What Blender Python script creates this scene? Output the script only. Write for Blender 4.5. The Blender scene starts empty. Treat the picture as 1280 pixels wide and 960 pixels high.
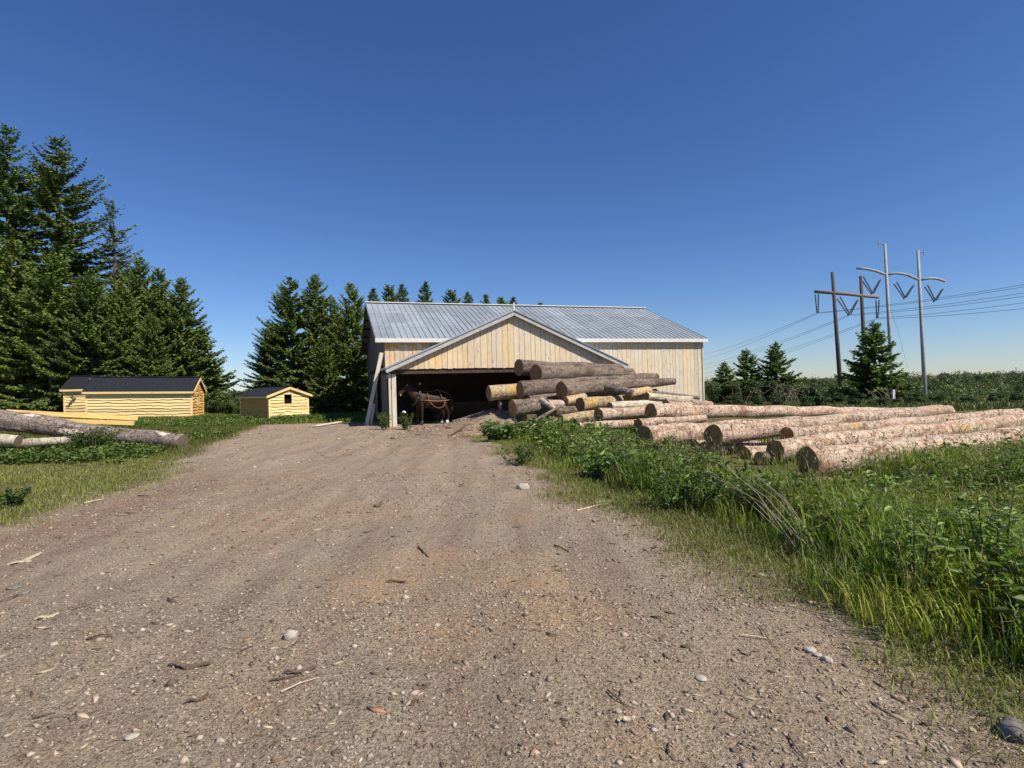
import bpy, bmesh, math, random
import numpy as np
from mathutils import Vector, Matrix, noise, Quaternion

rad = math.radians
scene = bpy.context.scene
COL = scene.collection
random.seed(7)
RNG = np.random.default_rng(7)

# ------------------------------------------------------------------ camera
F = 700.0                      # focal length in pixels of the 1280 wide photo
EYE = Vector((0, 0, 1.65))
PITCH, ROLL = 0.2, -1.5
RC = Matrix.Rotation(rad(90 + PITCH), 3, 'X') @ Matrix.Rotation(rad(ROLL), 3, 'Z')
cam_d = bpy.data.cameras.new("camera")
cam_d.sensor_width = 36
cam_d.lens = F / 1280 * 36
cam_d.clip_start = 0.05
cam_d.clip_end = 9000
cam = bpy.data.objects.new("camera", cam_d)
COL.objects.link(cam)
cam.matrix_world = Matrix.Translation(EYE) @ RC.to_4x4()
scene.camera = cam


def ray(px, py):
    return RC @ Vector(((px - 640) / F, (480 - py) / F, -1))


def at(px, py, Y):
    d = ray(px, py)
    return EYE + d * (Y / d.y)


def gnd(px, py, z=0.0):
    d = ray(px, py)
    p = EYE + d * ((z - EYE.z) / d.z)
    return Vector((p.x, p.y, terrain1(p.x, p.y)))


# ------------------------------------------------------------------ light
SUN_AZ, SUN_EL = 122.0, 48.0
w = bpy.data.worlds.new("World")
scene.world = w
w.use_nodes = True
nt = w.node_tree
nt.nodes.clear()
wo = nt.nodes.new('ShaderNodeOutputWorld')
bg = nt.nodes.new('ShaderNodeBackground')
sk = nt.nodes.new('ShaderNodeTexSky')
sk.sky_type = 'NISHITA'
sk.sun_disc = False
sk.sun_elevation = rad(SUN_EL)
sk.sun_rotation = rad(SUN_AZ)
sk.altitude = 300
sk.air_density = 1.0
sk.dust_density = 0.0
sk.ozone_density = 3.5
hs = nt.nodes.new('ShaderNodeHueSaturation')
hs.inputs['Saturation'].default_value = 1.13
nt.links.new(sk.outputs[0], hs.inputs['Color'])
tn = nt.nodes.new('ShaderNodeMix')
tn.data_type = 'RGBA'
tn.blend_type = 'MULTIPLY'
tn.inputs[0].default_value = 1.0
nt.links.new(hs.outputs[0], tn.inputs[6])
tn.inputs[7].default_value = (0.80, 0.90, 1.16, 1)     # white balance of the sky
nt.links.new(tn.outputs[2], bg.inputs[0])
bg.inputs[1].default_value = 0.075
nt.links.new(bg.outputs[0], wo.inputs[0])
sl = bpy.data.lights.new("sun", 'SUN')
sl.energy = 5.0
sl.angle = rad(0.53)
sl.color = (1.0, 0.93, 0.82)
so = bpy.data.objects.new("sun", sl)
COL.objects.link(so)
sdir = Vector((math.sin(rad(SUN_AZ)) * math.cos(rad(SUN_EL)), math.cos(rad(SUN_AZ)) * math.cos(rad(SUN_EL)), math.sin(rad(SUN_EL))))
so.rotation_euler = (-sdir).to_track_quat('-Z', 'Y').to_euler()
so.location = (20, -20, 40)
scene.view_settings.view_transform = 'Standard'
scene.view_settings.look = 'None'
scene.view_settings.gamma = 1
scene.view_settings.exposure = 0.36
scene.cycles.max_bounces = 5
scene.cycles.diffuse_bounces = 3
scene.cycles.transparent_max_bounces = 4


# ------------------------------------------------------------------ materials
class Mat:
    def __init__(s, name, rough=0.85, spec=0.3, metal=0.0):
        s.m = bpy.data.materials.new(name)
        s.m.use_nodes = True
        s.t = s.m.node_tree
        s.b = s.t.nodes['Principled BSDF']
        s.b.inputs['Roughness'].default_value = rough
        s.b.inputs['Metallic'].default_value = metal
        s.b.inputs['Specular IOR Level'].default_value = spec
        s._co = None

    def n(s, typ, props=None, **ins):
        x = s.t.nodes.new(typ)
        for k, v in (props or {}).items():
            setattr(x, k, v)
        for k, v in ins.items():
            key = int(k[1:]) if k[0] == 'i' and k[1:].isdigit() else k.replace('_', ' ')
            sock = x.inputs[key]
            if isinstance(v, bpy.types.NodeSocket):
                s.t.links.new(v, sock)
            else:
                sock.default_value = v
        return x

    def coord(s, scale=(1, 1, 1), loc=(0, 0, 0), kind='Object'):
        tc = s.n('ShaderNodeTexCoord')
        mp = s.n('ShaderNodeMapping', None, Vector=tc.outputs[kind], Scale=scale, Location=loc)
        return mp.outputs[0]

    def noise(s, vec, scale, detail=4, rough=0.6, dist=0.0):
        return s.n('ShaderNodeTexNoise', None, Vector=vec, Scale=scale, Detail=detail, Roughness=rough, Distortion=dist).outputs[0]

    def voro(s, vec, scale, feature='F1', out=0, rnd=1.0):
        return s.n('ShaderNodeTexVoronoi', {'feature': feature}, Vector=vec, Scale=scale, Randomness=rnd).outputs[out]

    def ramp(s, fac, stops, interp='LINEAR'):
        r = s.n('ShaderNodeValToRGB', None, Fac=fac)
        cr = r.color_ramp
        cr.interpolation = interp
        while len(cr.elements) < len(stops):
            cr.elements.new(0.5)
        for e, (p, c) in zip(cr.elements, stops):
            e.position = p
            e.color = (c, c, c, 1) if not hasattr(c, '__len__') else (*c, 1)
        return r.outputs[0]

    def mix(s, f, a, b, blend='MIX'):
        x = s.t.nodes.new('ShaderNodeMix')
        x.data_type = 'RGBA'
        x.blend_type = blend
        for i, v in ((0, f), (6, a), (7, b)):
            if isinstance(v, bpy.types.NodeSocket):
                s.t.links.new(v, x.inputs[i])
            elif i == 0:
                x.inputs[i].default_value = v
            else:
                x.inputs[i].default_value = (*v, 1)
        return x.outputs[2]

    def math(s, op, a, b=0.0, c=0.0, clamp=False):
        x = s.n('ShaderNodeMath', {'operation': op, 'use_clamp': clamp}, i0=a, i1=b, i2=c)
        return x.outputs[0]

    def attr(s, name, out='Color'):
        return s.n('ShaderNodeAttribute', {'attribute_name': name}).outputs[out]

    def orand(s):
        return s.n('ShaderNodeObjectInfo').outputs['Random']

    def sep(s, vec):
        return s.n('ShaderNodeSeparateXYZ', None, i0=vec).outputs

    def color(s, c):
        if isinstance(c, bpy.types.NodeSocket):
            s.t.links.new(c, s.b.inputs['Base Color'])
        else:
            s.b.inputs['Base Color'].default_value = (*c, 1)
        return s

    def bump(s, h, strength=0.5, dist=0.02):
        x = s.n('ShaderNodeBump', None, Height=h, Strength=strength, Distance=dist)
        s.t.links.new(x.outputs[0], s.b.inputs['Normal'])
        return s

    def rough(s, r):
        s.t.links.new(r, s.b.inputs['Roughness'])
        return s


def hsv_jit(m, col, rnd, amt=0.3):
    """scale a colour by 1 -+ amt with a random number"""
    f = m.math('MULTIPLY_ADD', rnd, 2 * amt, 1 - amt)
    return m.n('ShaderNodeVectorMath', {'operation': 'SCALE'}, i0=col, Scale=f).outputs[0]


M = {}


def build_materials():
    # ---- ground
    m = Mat('ground_soil', 0.95, 0.15)
    c = m.coord()
    g = m.attr('grass', 'Fac')
    n1 = m.noise(c, 0.35, 4, 0.6)
    n2 = m.noise(c, 2.3, 6, 0.7)
    n3 = m.noise(c, 38, 5, 0.75)
    n4 = m.noise(c, 160, 3, 0.7)
    soil = m.ramp(n1, [(0.28, (0.36, 0.292, 0.218)), (0.5, (0.42, 0.327, 0.23)), (0.62, (0.43, 0.318, 0.205)), (0.75, (0.43, 0.295, 0.17))])
    soil = m.mix(m.ramp(n2, [(0.42, 0.0), (0.8, 0.6)]), soil, (0.265, 0.205, 0.15))
    # drag and wheel marks run along the road
    n6 = m.noise(m.coord((1.5, 0.16, 1), (1.7, 0, 0)), 1.6, 5, 0.65, 0.3)
    soil = m.mix(m.ramp(n6, [(0.38, 0.55), (0.56, 0.0)]), soil, (0.25, 0.175, 0.128))
    n5 = m.noise(m.coord(loc=(7.3, 2.2, 0)), 0.75, 3, 0.5)
    soil = m.mix(m.math('MULTIPLY', m.attr('sand', 'Fac'), m.ramp(m.noise(c, 4.0, 5, 0.7), [(0.35, 0.1), (0.62, 1.0)])), soil, (0.56, 0.35, 0.165))
    soil = m.mix(m.ramp(n5, [(0.62, 0.0), (0.76, 0.4)]), soil, (0.52, 0.34, 0.175))
    red = m.attr('bark', 'Fac')
    soil = m.mix(m.math('MULTIPLY', red, m.ramp(n2, [(0.3, 0.3), (0.6, 0.9)])), soil, (0.28, 0.165, 0.11))
    # small stones and crumbs of earth, each with its own tone
    cw = m.n('ShaderNodeVectorMath', {'operation': 'ADD'}, i0=c, i1=m.n('ShaderNodeVectorMath', {'operation': 'SCALE'}, i0=m.n('ShaderNodeTexNoise', None, Vector=c, Scale=30.0).outputs[1], Scale=0.02).outputs[0]).outputs[0]
    v1 = m.n('ShaderNodeSeparateColor', None, i0=m.voro(cw, 75, 'F1', 1)).outputs[0]
    v2 = m.n('ShaderNodeSeparateColor', None, i0=m.voro(cw, 190, 'F1', 1)).outputs[0]
    grain = m.math('ADD', m.math('MULTIPLY', v1, 0.55), m.math('MULTIPLY', v2, 0.45))
    gs = m.ramp(grain, [(0.10, 0.42), (0.35, 0.92), (0.7, 1.08), (0.92, 1.5)])
    soil = m.mix(1.0, soil, gs, 'MULTIPLY')
    soil = m.mix(m.ramp(n3, [(0.36, 0.8), (0.49, 0.0)]), soil, (0.085, 0.064, 0.047))
    soil = m.mix(m.ramp(n4, [(0.60, 0.0), (0.72, 0.5)]), soil, (0.48, 0.41, 0.33))
    turf = m.ramp(m.noise(c, 1.6, 5, 0.7), [(0.3, (0.12, 0.135, 0.034)), (0.5, (0.19, 0.195, 0.06)), (0.7, (0.27, 0.235, 0.10))])
    turf = m.mix(m.ramp(n3, [(0.42, 0.8), (0.62, 0.1)]), turf, (0.085, 0.065, 0.04))
    edge = m.noise(c, 2.4, 7, 0.75)
    gf = m.math('ADD', g, m.math('MULTIPLY_ADD', edge, 2.2, -1.1))
    gf = m.ramp(gf, [(0.35, 0.0), (0.75, 1.0)])
    m.color(m.mix(gf, soil, turf))
    v = m.voro(cw, 48, 'F1')
    hh = m.math('ADD', m.math('MULTIPLY', n3, 0.8), m.math('MULTIPLY', n4, 0.4))
    hh = m.math('ADD', hh, m.math('MULTIPLY', v, -0.35))
    m.bump(hh, 0.9, 0.035)
    M['ground'] = m.m

    # ---- bark materials
    def bark(name, base, dark, pale, peel, peel_amt, crack, rough=0.9):
        m = Mat(name, rough, 0.2)
        lc = m.coord((1.0, 2.4, 2.4))
        cc = m.coord((2.6, 1.3, 1.3))
        ro = m.orand()
        off = m.n('ShaderNodeVectorMath', {'operation': 'ADD'}, i0=lc, i1=m.n('ShaderNodeCombineXYZ', None, X=m.math('MULTIPLY', ro, 50.0)).outputs[0]).outputs[0]
        a = m.noise(off, 1.5, 5, 0.65, 0.6)
        b = m.noise(off, 9, 7, 0.8)
        k = m.ramp(a, [(0.32, base), (0.5, pale), (0.62, base), (0.74, tuple(0.5 * (x + y) for x, y in zip(base, dark)))])
        k = m.mix(m.ramp(b, [(0.36, 0.9), (0.50, 0.0)]), k, dark)
        st = m.noise(m.n('ShaderNodeVectorMath', {'operation': 'ADD'}, i0=m.coord((0.8, 3.2, 3.2)), i1=m.n('ShaderNodeCombineXYZ', None, X=m.math('MULTIPLY', ro, 31.0)).outputs[0]).outputs[0], 1.7, 6, 0.7, 0.8)
        k = m.mix(m.ramp(st, [(0.52, 0.0), (0.66, 0.75)]), k, tuple(0.35 * x + 0.65 * y for x, y in zip(base, dark)))
        fl = m.n('ShaderNodeSeparateColor', None, i0=m.voro(off, 11, 'F1', 1)).outputs[0]
        k = m.mix(1.0, k, m.ramp(fl, [(0.0, 0.86), (1.0, 1.10)]), 'MULTIPLY')
        cw = m.n('ShaderNodeVectorMath', {'operation': 'ADD'}, i0=cc, i1=m.n('ShaderNodeVectorMath', {'operation': 'SCALE'}, i0=m.n('ShaderNodeTexNoise', None, Vector=cc, Scale=4.0, Detail=3.0).outputs[1], Scale=0.35).outputs[0]).outputs[0]
        vc = m.voro(cw, 2.6, 'DISTANCE_TO_EDGE')
        cr = m.ramp(vc, [(0.0, 1.0), (0.05, 0.0)])
        gate = m.ramp(m.noise(off, 1.3, 3, 0.5), [(0.46, 0.0), (0.58, 1.0)])
        k = m.mix(m.math('MULTIPLY', m.math('MULTIPLY', cr, gate), crack), k, (0.025, 0.015, 0.012))
        kn = m.voro(m.coord((1.0, 1.0, 1.0)), 3.2, 'F1')
        k = m.mix(m.ramp(kn, [(0.09, 0.85), (0.16, 0.0)]), k, dark)
        pz = m.noise(off, 0.95, 4, 0.6)
        k = m.mix(m.ramp(pz, [(0.655 - peel_amt, 0.0), (0.68 - peel_amt, 1.0)]), k, peel)
        k = hsv_jit(m, k, ro, 0.18)
        m.color(k)
        h = m.math('ADD', m.math('MULTIPLY', b, 0.8), m.math('MULTIPLY', cr, -0.5))
        m.bump(h, 1.0, 0.04)
        M[name] = m.m
    bark('pine_bark', (0.47, 0.295, 0.195), (0.15, 0.075, 0.05), (0.68, 0.53, 0.40), (0.60, 0.37, 0.14), 0.015, 1.0)
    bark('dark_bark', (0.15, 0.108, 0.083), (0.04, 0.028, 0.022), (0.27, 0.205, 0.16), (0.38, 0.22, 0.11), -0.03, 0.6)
    bark('yellow_bark', (0.50, 0.37, 0.20), (0.19, 0.11, 0.06), (0.60, 0.47, 0.28), (0.60, 0.38, 0.13), 0.06, 0.5)
    bark('pale_bark', (0.56, 0.47, 0.34), (0.25, 0.18, 0.12), (0.68, 0.59, 0.44), (0.6, 0.45, 0.2), 0.0, 0.5)
    bark('grey_bark', (0.185, 0.128, 0.098), (0.045, 0.03, 0.024), (0.30, 0.25, 0.215), (0.62, 0.53, 0.42), 0.03, 0.7)
    bark('red_bark', (0.27, 0.11, 0.075), (0.09, 0.04, 0.03), (0.36, 0.2, 0.15), (0.4, 0.22, 0.1), 0.0, 0.5)

    def cutwood(name, c1, c2):
        m = Mat(name, 0.8, 0.2)
        c = m.coord()
        s = m.sep(c)
        r = m.math('SQRT', m.math('ADD', m.math('POWER', s[1], 2.0), m.math('POWER', s[2], 2.0)))
        r = m.math('ADD', r, m.math('MULTIPLY', m.noise(c, 5, 3), 0.05))
        ring = m.math('SINE', m.math('MULTIPLY', r, 260.0))
        k = m.mix(m.ramp(ring, [(0.2, 0.0), (0.9, 0.6)]), c1, c2)
        k = m.mix(m.ramp(m.noise(c, 6, 4), [(0.45, 0.0), (0.7, 0.7)]), k, (0.13, 0.075, 0.04))
        m.color(k)
        M[name] = m.m
    cutwood('cut_wood', (0.42, 0.235, 0.085), (0.27, 0.14, 0.05))
    cutwood('grey_cut_wood', (0.15, 0.11, 0.085), (0.09, 0.065, 0.05))
    cutwood('old_cut_wood', (0.27, 0.165, 0.085), (0.16, 0.09, 0.045))

    # ---- barn siding: per board value in attribute col.r, weather amount col.g
    m = Mat('weathered_board', 0.85, 0.2)
    at_ = m.attr('col')
    sp = m.n('ShaderNodeSeparateColor', None, i0=at_).outputs
    c = m.coord((6, 6, 0.55))
    nn = m.noise(c, 3.0, 6, 0.7, 0.3)
    k = m.ramp(sp[0], [(0.0, (0.42, 0.33, 0.21)), (0.14, (0.76, 0.61, 0.38)), (0.4, (0.66, 0.53, 0.35)), (0.6, (0.80, 0.64, 0.38)), (0.8, (0.74, 0.52, 0.25)), (1.0, (0.72, 0.60, 0.43))])
    low = m.sep(m.coord())[2]
    patch = m.noise(m.coord((1, 1, 1), (3, 1, 2)), 0.55, 4, 0.6)
    pf = m.math('ADD', m.math('MULTIPLY', sp[1], 0.85), m.math('MULTIPLY_ADD', patch, 1.2, -0.62), clamp=True)
    k = m.mix(pf, k, m.mix(nn, (0.80, 0.755, 0.66), (0.44, 0.42, 0.39)))
    k = m.mix(m.math('MULTIPLY', m.ramp(sp[2], [(0.0, 0.0), (1.0, 1.0)]), 0.9), k, (0.58, 0.27, 0.07))
    k = m.mix(m.ramp(nn, [(0.50, 0.0), (0.72, 0.6)]), k, (0.20, 0.15, 0.10))
    kn = m.voro(m.coord((5.0, 5.0, 1.6)), 1.0, 'F1')
    k = m.mix(m.ramp(kn, [(0.05, 0.85), (0.12, 0.0)]), k, (0.13, 0.075, 0.04))
    m.color(k)
    m.bump(nn, 0.3, 0.01)
    M['board'] = m.m
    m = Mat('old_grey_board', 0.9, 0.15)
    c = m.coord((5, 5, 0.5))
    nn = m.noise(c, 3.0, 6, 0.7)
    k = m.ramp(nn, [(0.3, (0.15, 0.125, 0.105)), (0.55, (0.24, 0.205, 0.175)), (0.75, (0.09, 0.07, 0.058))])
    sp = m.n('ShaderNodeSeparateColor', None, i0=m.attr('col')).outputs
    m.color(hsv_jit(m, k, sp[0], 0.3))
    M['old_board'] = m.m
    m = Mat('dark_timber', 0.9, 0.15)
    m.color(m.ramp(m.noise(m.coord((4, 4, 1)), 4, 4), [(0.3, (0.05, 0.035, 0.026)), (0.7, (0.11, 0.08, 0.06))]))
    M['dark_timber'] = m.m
    m = Mat('grey_fascia', 0.8, 0.2)
    m.color(m.ramp(m.noise(m.coord((2, 2, 6)), 3, 5), [(0.3, (0.36, 0.345, 0.33)), (0.7, (0.52, 0.50, 0.47))]))
    M['fascia'] = m.m
    m = Mat('pale_fascia', 0.7, 0.25)
    m.color(m.ramp(m.noise(m.coord((2, 2, 6)), 3, 5), [(0.3, (0.58, 0.55, 0.50)), (0.7, (0.74, 0.71, 0.66))]))
    M['pale_fascia'] = m.m
    m = Mat('galvanised_roof', 0.55, 0.4, 0.25)
    sp = m.n('ShaderNodeSeparateColor', None, i0=m.attr('col')).outputs
    c = m.coord()
    k = m.ramp(m.noise(c, 1.2, 6, 0.7), [(0.3, (0.26, 0.29, 0.315)), (0.7, (0.365, 0.40, 0.43))])
    k = hsv_jit(m, k, sp[0], 0.15)
    k = m.mix(m.ramp(m.noise(m.coord((3, 0.8, 0.8)), 2.5, 5, 0.75), [(0.55, 0.0), (0.75, 0.6)]), k, (0.18, 0.155, 0.14))
    m.color(k)
    M['roof_metal'] = m.m
    m = Mat('black_roof', 0.55, 0.35)
    m.color(m.ramp(m.noise(m.coord(), 9, 4), [(0.3, (0.014, 0.015, 0.019)), (0.7, (0.026, 0.027, 0.032))]))
    M['black_roof'] = m.m
    # shed siding, fresh yellow pine
    m = Mat('fresh_siding', 0.7, 0.25)
    sp = m.n('ShaderNodeSeparateColor', None, i0=m.attr('col')).outputs
    c = m.coord((0.5, 0.5, 5))
    nn = m.noise(c, 4, 6, 0.7, 0.6)
    k = m.ramp(nn, [(0.3, (0.64, 0.46, 0.19)), (0.55, (0.74, 0.56, 0.27)), (0.75, (0.48, 0.30, 0.11))])
    k = hsv_jit(m, k, sp[0], 0.22)
    kn = m.voro(m.coord((1.5, 1.5, 4)), 1.1, 'F1')
    k = m.mix(m.ramp(kn, [(0.05, 0.9), (0.10, 0.0)]), k, (0.25, 0.12, 0.04))
    m.color(k)
    M['siding'] = m.m
    m = Mat('shaded_siding', 0.8, 0.2)  # browner copy of the siding, with grazing-light shade put into its colour
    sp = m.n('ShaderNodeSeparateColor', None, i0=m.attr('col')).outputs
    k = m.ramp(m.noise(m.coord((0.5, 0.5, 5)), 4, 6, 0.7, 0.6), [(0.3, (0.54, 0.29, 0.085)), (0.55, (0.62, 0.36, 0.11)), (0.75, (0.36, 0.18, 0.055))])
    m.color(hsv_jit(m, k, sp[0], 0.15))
    M['shaded_siding'] = m.m
    m = Mat('sawn_timber', 0.7, 0.25)
    m.color(m.ramp(m.noise(m.coord((0.6, 6, 6)), 3, 5, 0.7), [(0.3, (0.66, 0.42, 0.13)), (0.7, (0.80, 0.56, 0.22))]))
    M['timber'] = m.m
    m = Mat('pale_plank', 0.75, 0.25)
    m.color(m.ramp(m.noise(m.coord((6, 6, 0.6)), 3, 5, 0.7), [(0.3, (0.52, 0.45, 0.34)), (0.7, (0.72, 0.64, 0.50))]))
    M['plank'] = m.m
    # void inside window
    m = Mat('dark_interior', 1.0, 0.0)
    m.color((0.012, 0.010, 0.009))
    M['interior'] = m.m

    # ---- foliage (per vertex colour attribute)
    def leafy(name, rough=0.6, trans=0.25, spec=0.25):
        m = Mat(name, rough, spec)
        col = m.attr('col')
        m.color(col)
        if trans:
            tr = m.n('ShaderNodeBsdfTranslucent', None, Color=m.mix(1.0, col, (1.0, 1.25, 0.5), 'MULTIPLY'))
            mx = m.n('ShaderNodeMixShader', None, i0=trans, i1=m.b.outputs[0], i2=tr.outputs[0])
            out = m.t.nodes['Material Output']
            m.t.links.new(mx.outputs[0], out.inputs[0])
        M[name] = m.m
        return m
    leafy('needles', 0.65, 0.12, 0.2)
    leafy('leaf', 0.5, 0.28, 0.35)
    leafy('blade', 0.5, 0.30, 0.3)
    m = Mat('twig_bark', 0.9, 0.1)
    m.color(m.ramp(m.noise(m.coord((4, 4, 1)), 4, 4), [(0.3, (0.06, 0.045, 0.035)), (0.7, (0.15, 0.12, 0.10))]))
    M['trunk'] = m.m
    m = Mat('bare_stem', 0.8, 0.1)
    m.color((0.30, 0.25, 0.19))
    M['bare_stem'] = m.m
    # scatter (attribute)
    m = Mat('litter', 0.85, 0.2)
    m.color(m.attr('col'))
    M['litter'] = m.m
    m = Mat('pale_stone', 0.8, 0.25)
    m.color(m.ramp(m.noise(m.coord(), 14, 5, 0.7), [(0.3, (0.33, 0.29, 0.235)), (0.7, (0.47, 0.42, 0.35))]))
    m.bump(m.noise(m.coord(), 30, 4), 0.4, 0.01)
    M['stone'] = m.m
    m = Mat('dark_stone', 0.8, 0.25)
    m.color(m.ramp(m.noise(m.coord(), 14, 5, 0.7), [(0.3, (0.10, 0.09, 0.08)), (0.7, (0.22, 0.20, 0.18))]))
    m.bump(m.noise(m.coord(), 30, 4), 0.4, 0.01)
    M['dark_stone'] = m.m
    m = Mat('stick_bark', 0.9, 0.15)
    m.color(m.ramp(m.noise(m.coord((3, 10, 10)), 6, 4), [(0.3, (0.09, 0.062, 0.045)), (0.7, (0.19, 0.14, 0.10))]))
    M['stick'] = m.m
    m = Mat('pale_stick', 0.9, 0.15)
    m.color(m.ramp(m.noise(m.coord((3, 10, 10)), 6, 4), [(0.3, (0.42, 0.34, 0.22)), (0.7, (0.60, 0.50, 0.36))]))
    M['pale_stick'] = m.m
    # ---- power line
    m = Mat('creosote_pole', 0.85, 0.2)
    m.color(m.ramp(m.noise(m.coord((4, 4, 0.6)), 3, 4), [(0.3, (0.06, 0.045, 0.038)), (0.7, (0.105, 0.085, 0.072))]))
    M['pole_wood'] = m.m
    m = Mat('weathered_crossarm', 0.85, 0.2)
    m.color(m.ramp(m.noise(m.coord((1, 4, 4)), 3, 4), [(0.3, (0.16, 0.12, 0.095)), (0.7, (0.27, 0.21, 0.17))]))
    M['arm_wood'] = m.m
    m = Mat('galvanised_steel', 0.75, 0.3, 0.1)
    m.color(m.ramp(m.noise(m.coord(), 2, 4), [(0.3, (0.27, 0.275, 0.27)), (0.7, (0.37, 0.375, 0.36))]))
    M['steel'] = m.m
    for nm, c, r, mt in (('insulator_dark', (0.06, 0.065, 0.08), 0.5, 0), ('insulator_glass', (0.33, 0.45, 0.55), 0.3, 0), ('cable', (0.06, 0.065, 0.075), 0.6, 0.3),
                         ('black_leather', (0.022, 0.019, 0.017), 0.45, 0), ('brass', (0.70, 0.55, 0.28), 0.35, 0.8), ('hoof', (0.58, 0.54, 0.47), 0.7, 0),
                         ('mane', (0.035, 0.024, 0.017), 0.8, 0), ('eye', (0.01, 0.008, 0.006), 0.15, 0), ('tan_strap', (0.20, 0.105, 0.05), 0.55, 0), ('white_paint', (0.8, 0.8, 0.78), 0.6, 0)):
        m = Mat(nm, r, 0.4, mt)
        k = m.ramp(m.noise(m.coord(), 12, 3), [(0.3, tuple(v * 0.85 for v in c)), (0.7, tuple(min(1, v * 1.12) for v in c))])
        m.color(k)
        M[nm] = m.m
    m = Mat('horse_coat', 0.6, 0.25)
    z = m.sep(m.coord())
    k = m.ramp(z[2], [(0.12, (0.5, 0.45, 0.38)), (0.2, (0.022, 0.014, 0.010)), (0.62, (0.028, 0.016, 0.010)), (0.72, (0.038, 0.019, 0.011))])
    k = m.mix(m.ramp(m.noise(m.coord(), 3.5, 4), [(0.45, 0.0), (0.7, 0.6)]), k, (0.075, 0.03, 0.014))
    k = m.mix(m.ramp(z[2], [(0.55, 1.0), (0.75, 0.0)]), k, m.ramp(z[2], [(0.12, (0.5, 0.45, 0.38)), (0.2, (0.022, 0.014, 0.010))]))
    m.color(k)
    M['horse'] = m.m


build_materials()


# ------------------------------------------------------------------ helpers
def link(o, parent=None):
    COL.objects.link(o)
    if parent is not None:
        o.parent = parent
    return o


def tag(o, label=None, cat=None, group=None, kind=None):
    if label:
        o['label'] = label
    if cat:
        o['category'] = cat
    if group:
        o['group'] = group
    if kind:
        o['kind'] = kind
    return o


def thing(name, label, cat, loc=(0, 0, 0), rotz=0.0, group=None):
    o = bpy.data.objects.new(name, None)
    o.empty_display_size = 0.3
    o.location = loc
    o.rotation_euler = (0, 0, rotz)
    link(o)
    return tag(o, label, cat, group)


class MB:
    """collects boxes, tubes and polygons for ONE mesh"""
    def __init__(s):
        s.v, s.f, s.c = [], [], []
        s.cur = (0.5, 0.5, 0.0)

    def add(s, vs, fs):
        b = len(s.v)
        s.v += [tuple(v) for v in vs]
        s.c += [s.cur] * len(vs)
        s.f += [tuple(b + i for i in f) for f in fs]

    def hexa(s, p):   # 8 corners: bottom ring 0-3, top ring 4-7
        s.add(p, [(3, 2, 1, 0), (4, 5, 6, 7), (0, 1, 5, 4), (1, 2, 6, 5), (2, 3, 7, 6), (3, 0, 4, 7)])

    def box(s, x0, x1, y0, y1, z0, z1):
        s.hexa([(x0, y0, z0), (x1, y0, z0), (x1, y1, z0), (x0, y1, z0), (x0, y0, z1), (x1, y0, z1), (x1, y1, z1), (x0, y1, z1)])

    def tube(s, pts, radii, seg=8, cap=True):
        pts = [Vector(p) for p in pts]
        if not hasattr(radii, '__len__'):
            radii = [radii] * len(pts)
        b = len(s.v)
        up = None
        for i, p in enumerate(pts):
            t = (pts[min(i + 1, len(pts) - 1)] - pts[max(i - 1, 0)]).normalized()
            if up is None:
                up = t.orthogonal().normalized()
            up = (up - t * up.dot(t)).normalized()
            sd = t.cross(up)
            for k in range(seg):
                a = 2 * math.pi * k / seg
                q = p + (up * math.cos(a) + sd * math.sin(a)) * radii[i]
                s.v.append(tuple(q))
                s.c.append(s.cur)
        for i in range(len(pts) - 1):
            for k in range(seg):
                a0, a1 = b + i * seg + k, b + i * seg + (k + 1) % seg
                s.f.append((a0, a1, a1 + seg, a0 + seg))
        if cap:
            s.f.append(tuple(b + k for k in reversed(range(seg))))
            s.f.append(tuple(b + (len(pts) - 1) * seg + k for k in range(seg)))

    def beam(s, p, q, wd, ht, up=(0, 0, 1)):
        """rectangular bar from p to q"""
        p, q, up = Vector(p), Vector(q), Vector(up)
        t = (q - p).normalized()
        sd = t.cross(up).normalized() * (wd / 2)
        u2 = sd.cross(t).normalized() * (ht / 2)
        s.hexa([p - sd - u2, p + sd - u2, p + sd + u2, p - sd + u2, q - sd - u2, q + sd - u2, q + sd + u2, q - sd + u2])

    def build(s, name, m, parent=None, smooth=False):
        me = bpy.data.meshes.new(name)
        me.from_pydata(s.v, [], s.f)
        ca = me.color_attributes.new('col', 'FLOAT_COLOR', 'POINT')
        ca.data.foreach_set('color', np.array([(*c, 1) for c in s.c], 'f').ravel())
        bm = bmesh.new()
        bm.from_mesh(me)
        bmesh.ops.recalc_face_normals(bm, faces=bm.faces)
        bm.to_mesh(me)
        bm.free()
        if smooth:
            me.polygons.foreach_set('use_smooth', [True] * len(me.polygons))
        me.materials.append(m)
        return link(bpy.data.objects.new(name, me), parent)


def tri_mesh(name, V, T, colr=None, m=None):
    V = np.asarray(V, 'f').reshape(-1, 3)
    T = np.asarray(T, 'i').reshape(-1, 3)
    me = bpy.data.meshes.new(name)
    me.vertices.add(len(V))
    me.vertices.foreach_set('co', V.ravel())
    me.loops.add(T.size)
    me.loops.foreach_set('vertex_index', T.ravel())
    me.polygons.add(len(T))
    me.polygons.foreach_set('loop_start', np.arange(0, T.size, 3, dtype='i'))
    me.update(calc_edges=True)
    if colr is not None:
        ca = me.color_attributes.new('col', 'FLOAT_COLOR', 'POINT')
        cc = np.ones((len(V), 4), 'f')
        cc[:, :3] = colr
        ca.data.foreach_set('color', cc.ravel())
    if m:
        me.materials.append(m)
    return me


def nrm(a):
    return a / np.maximum(np.linalg.norm(a, axis=1, keepdims=True), 1e-9)


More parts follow.
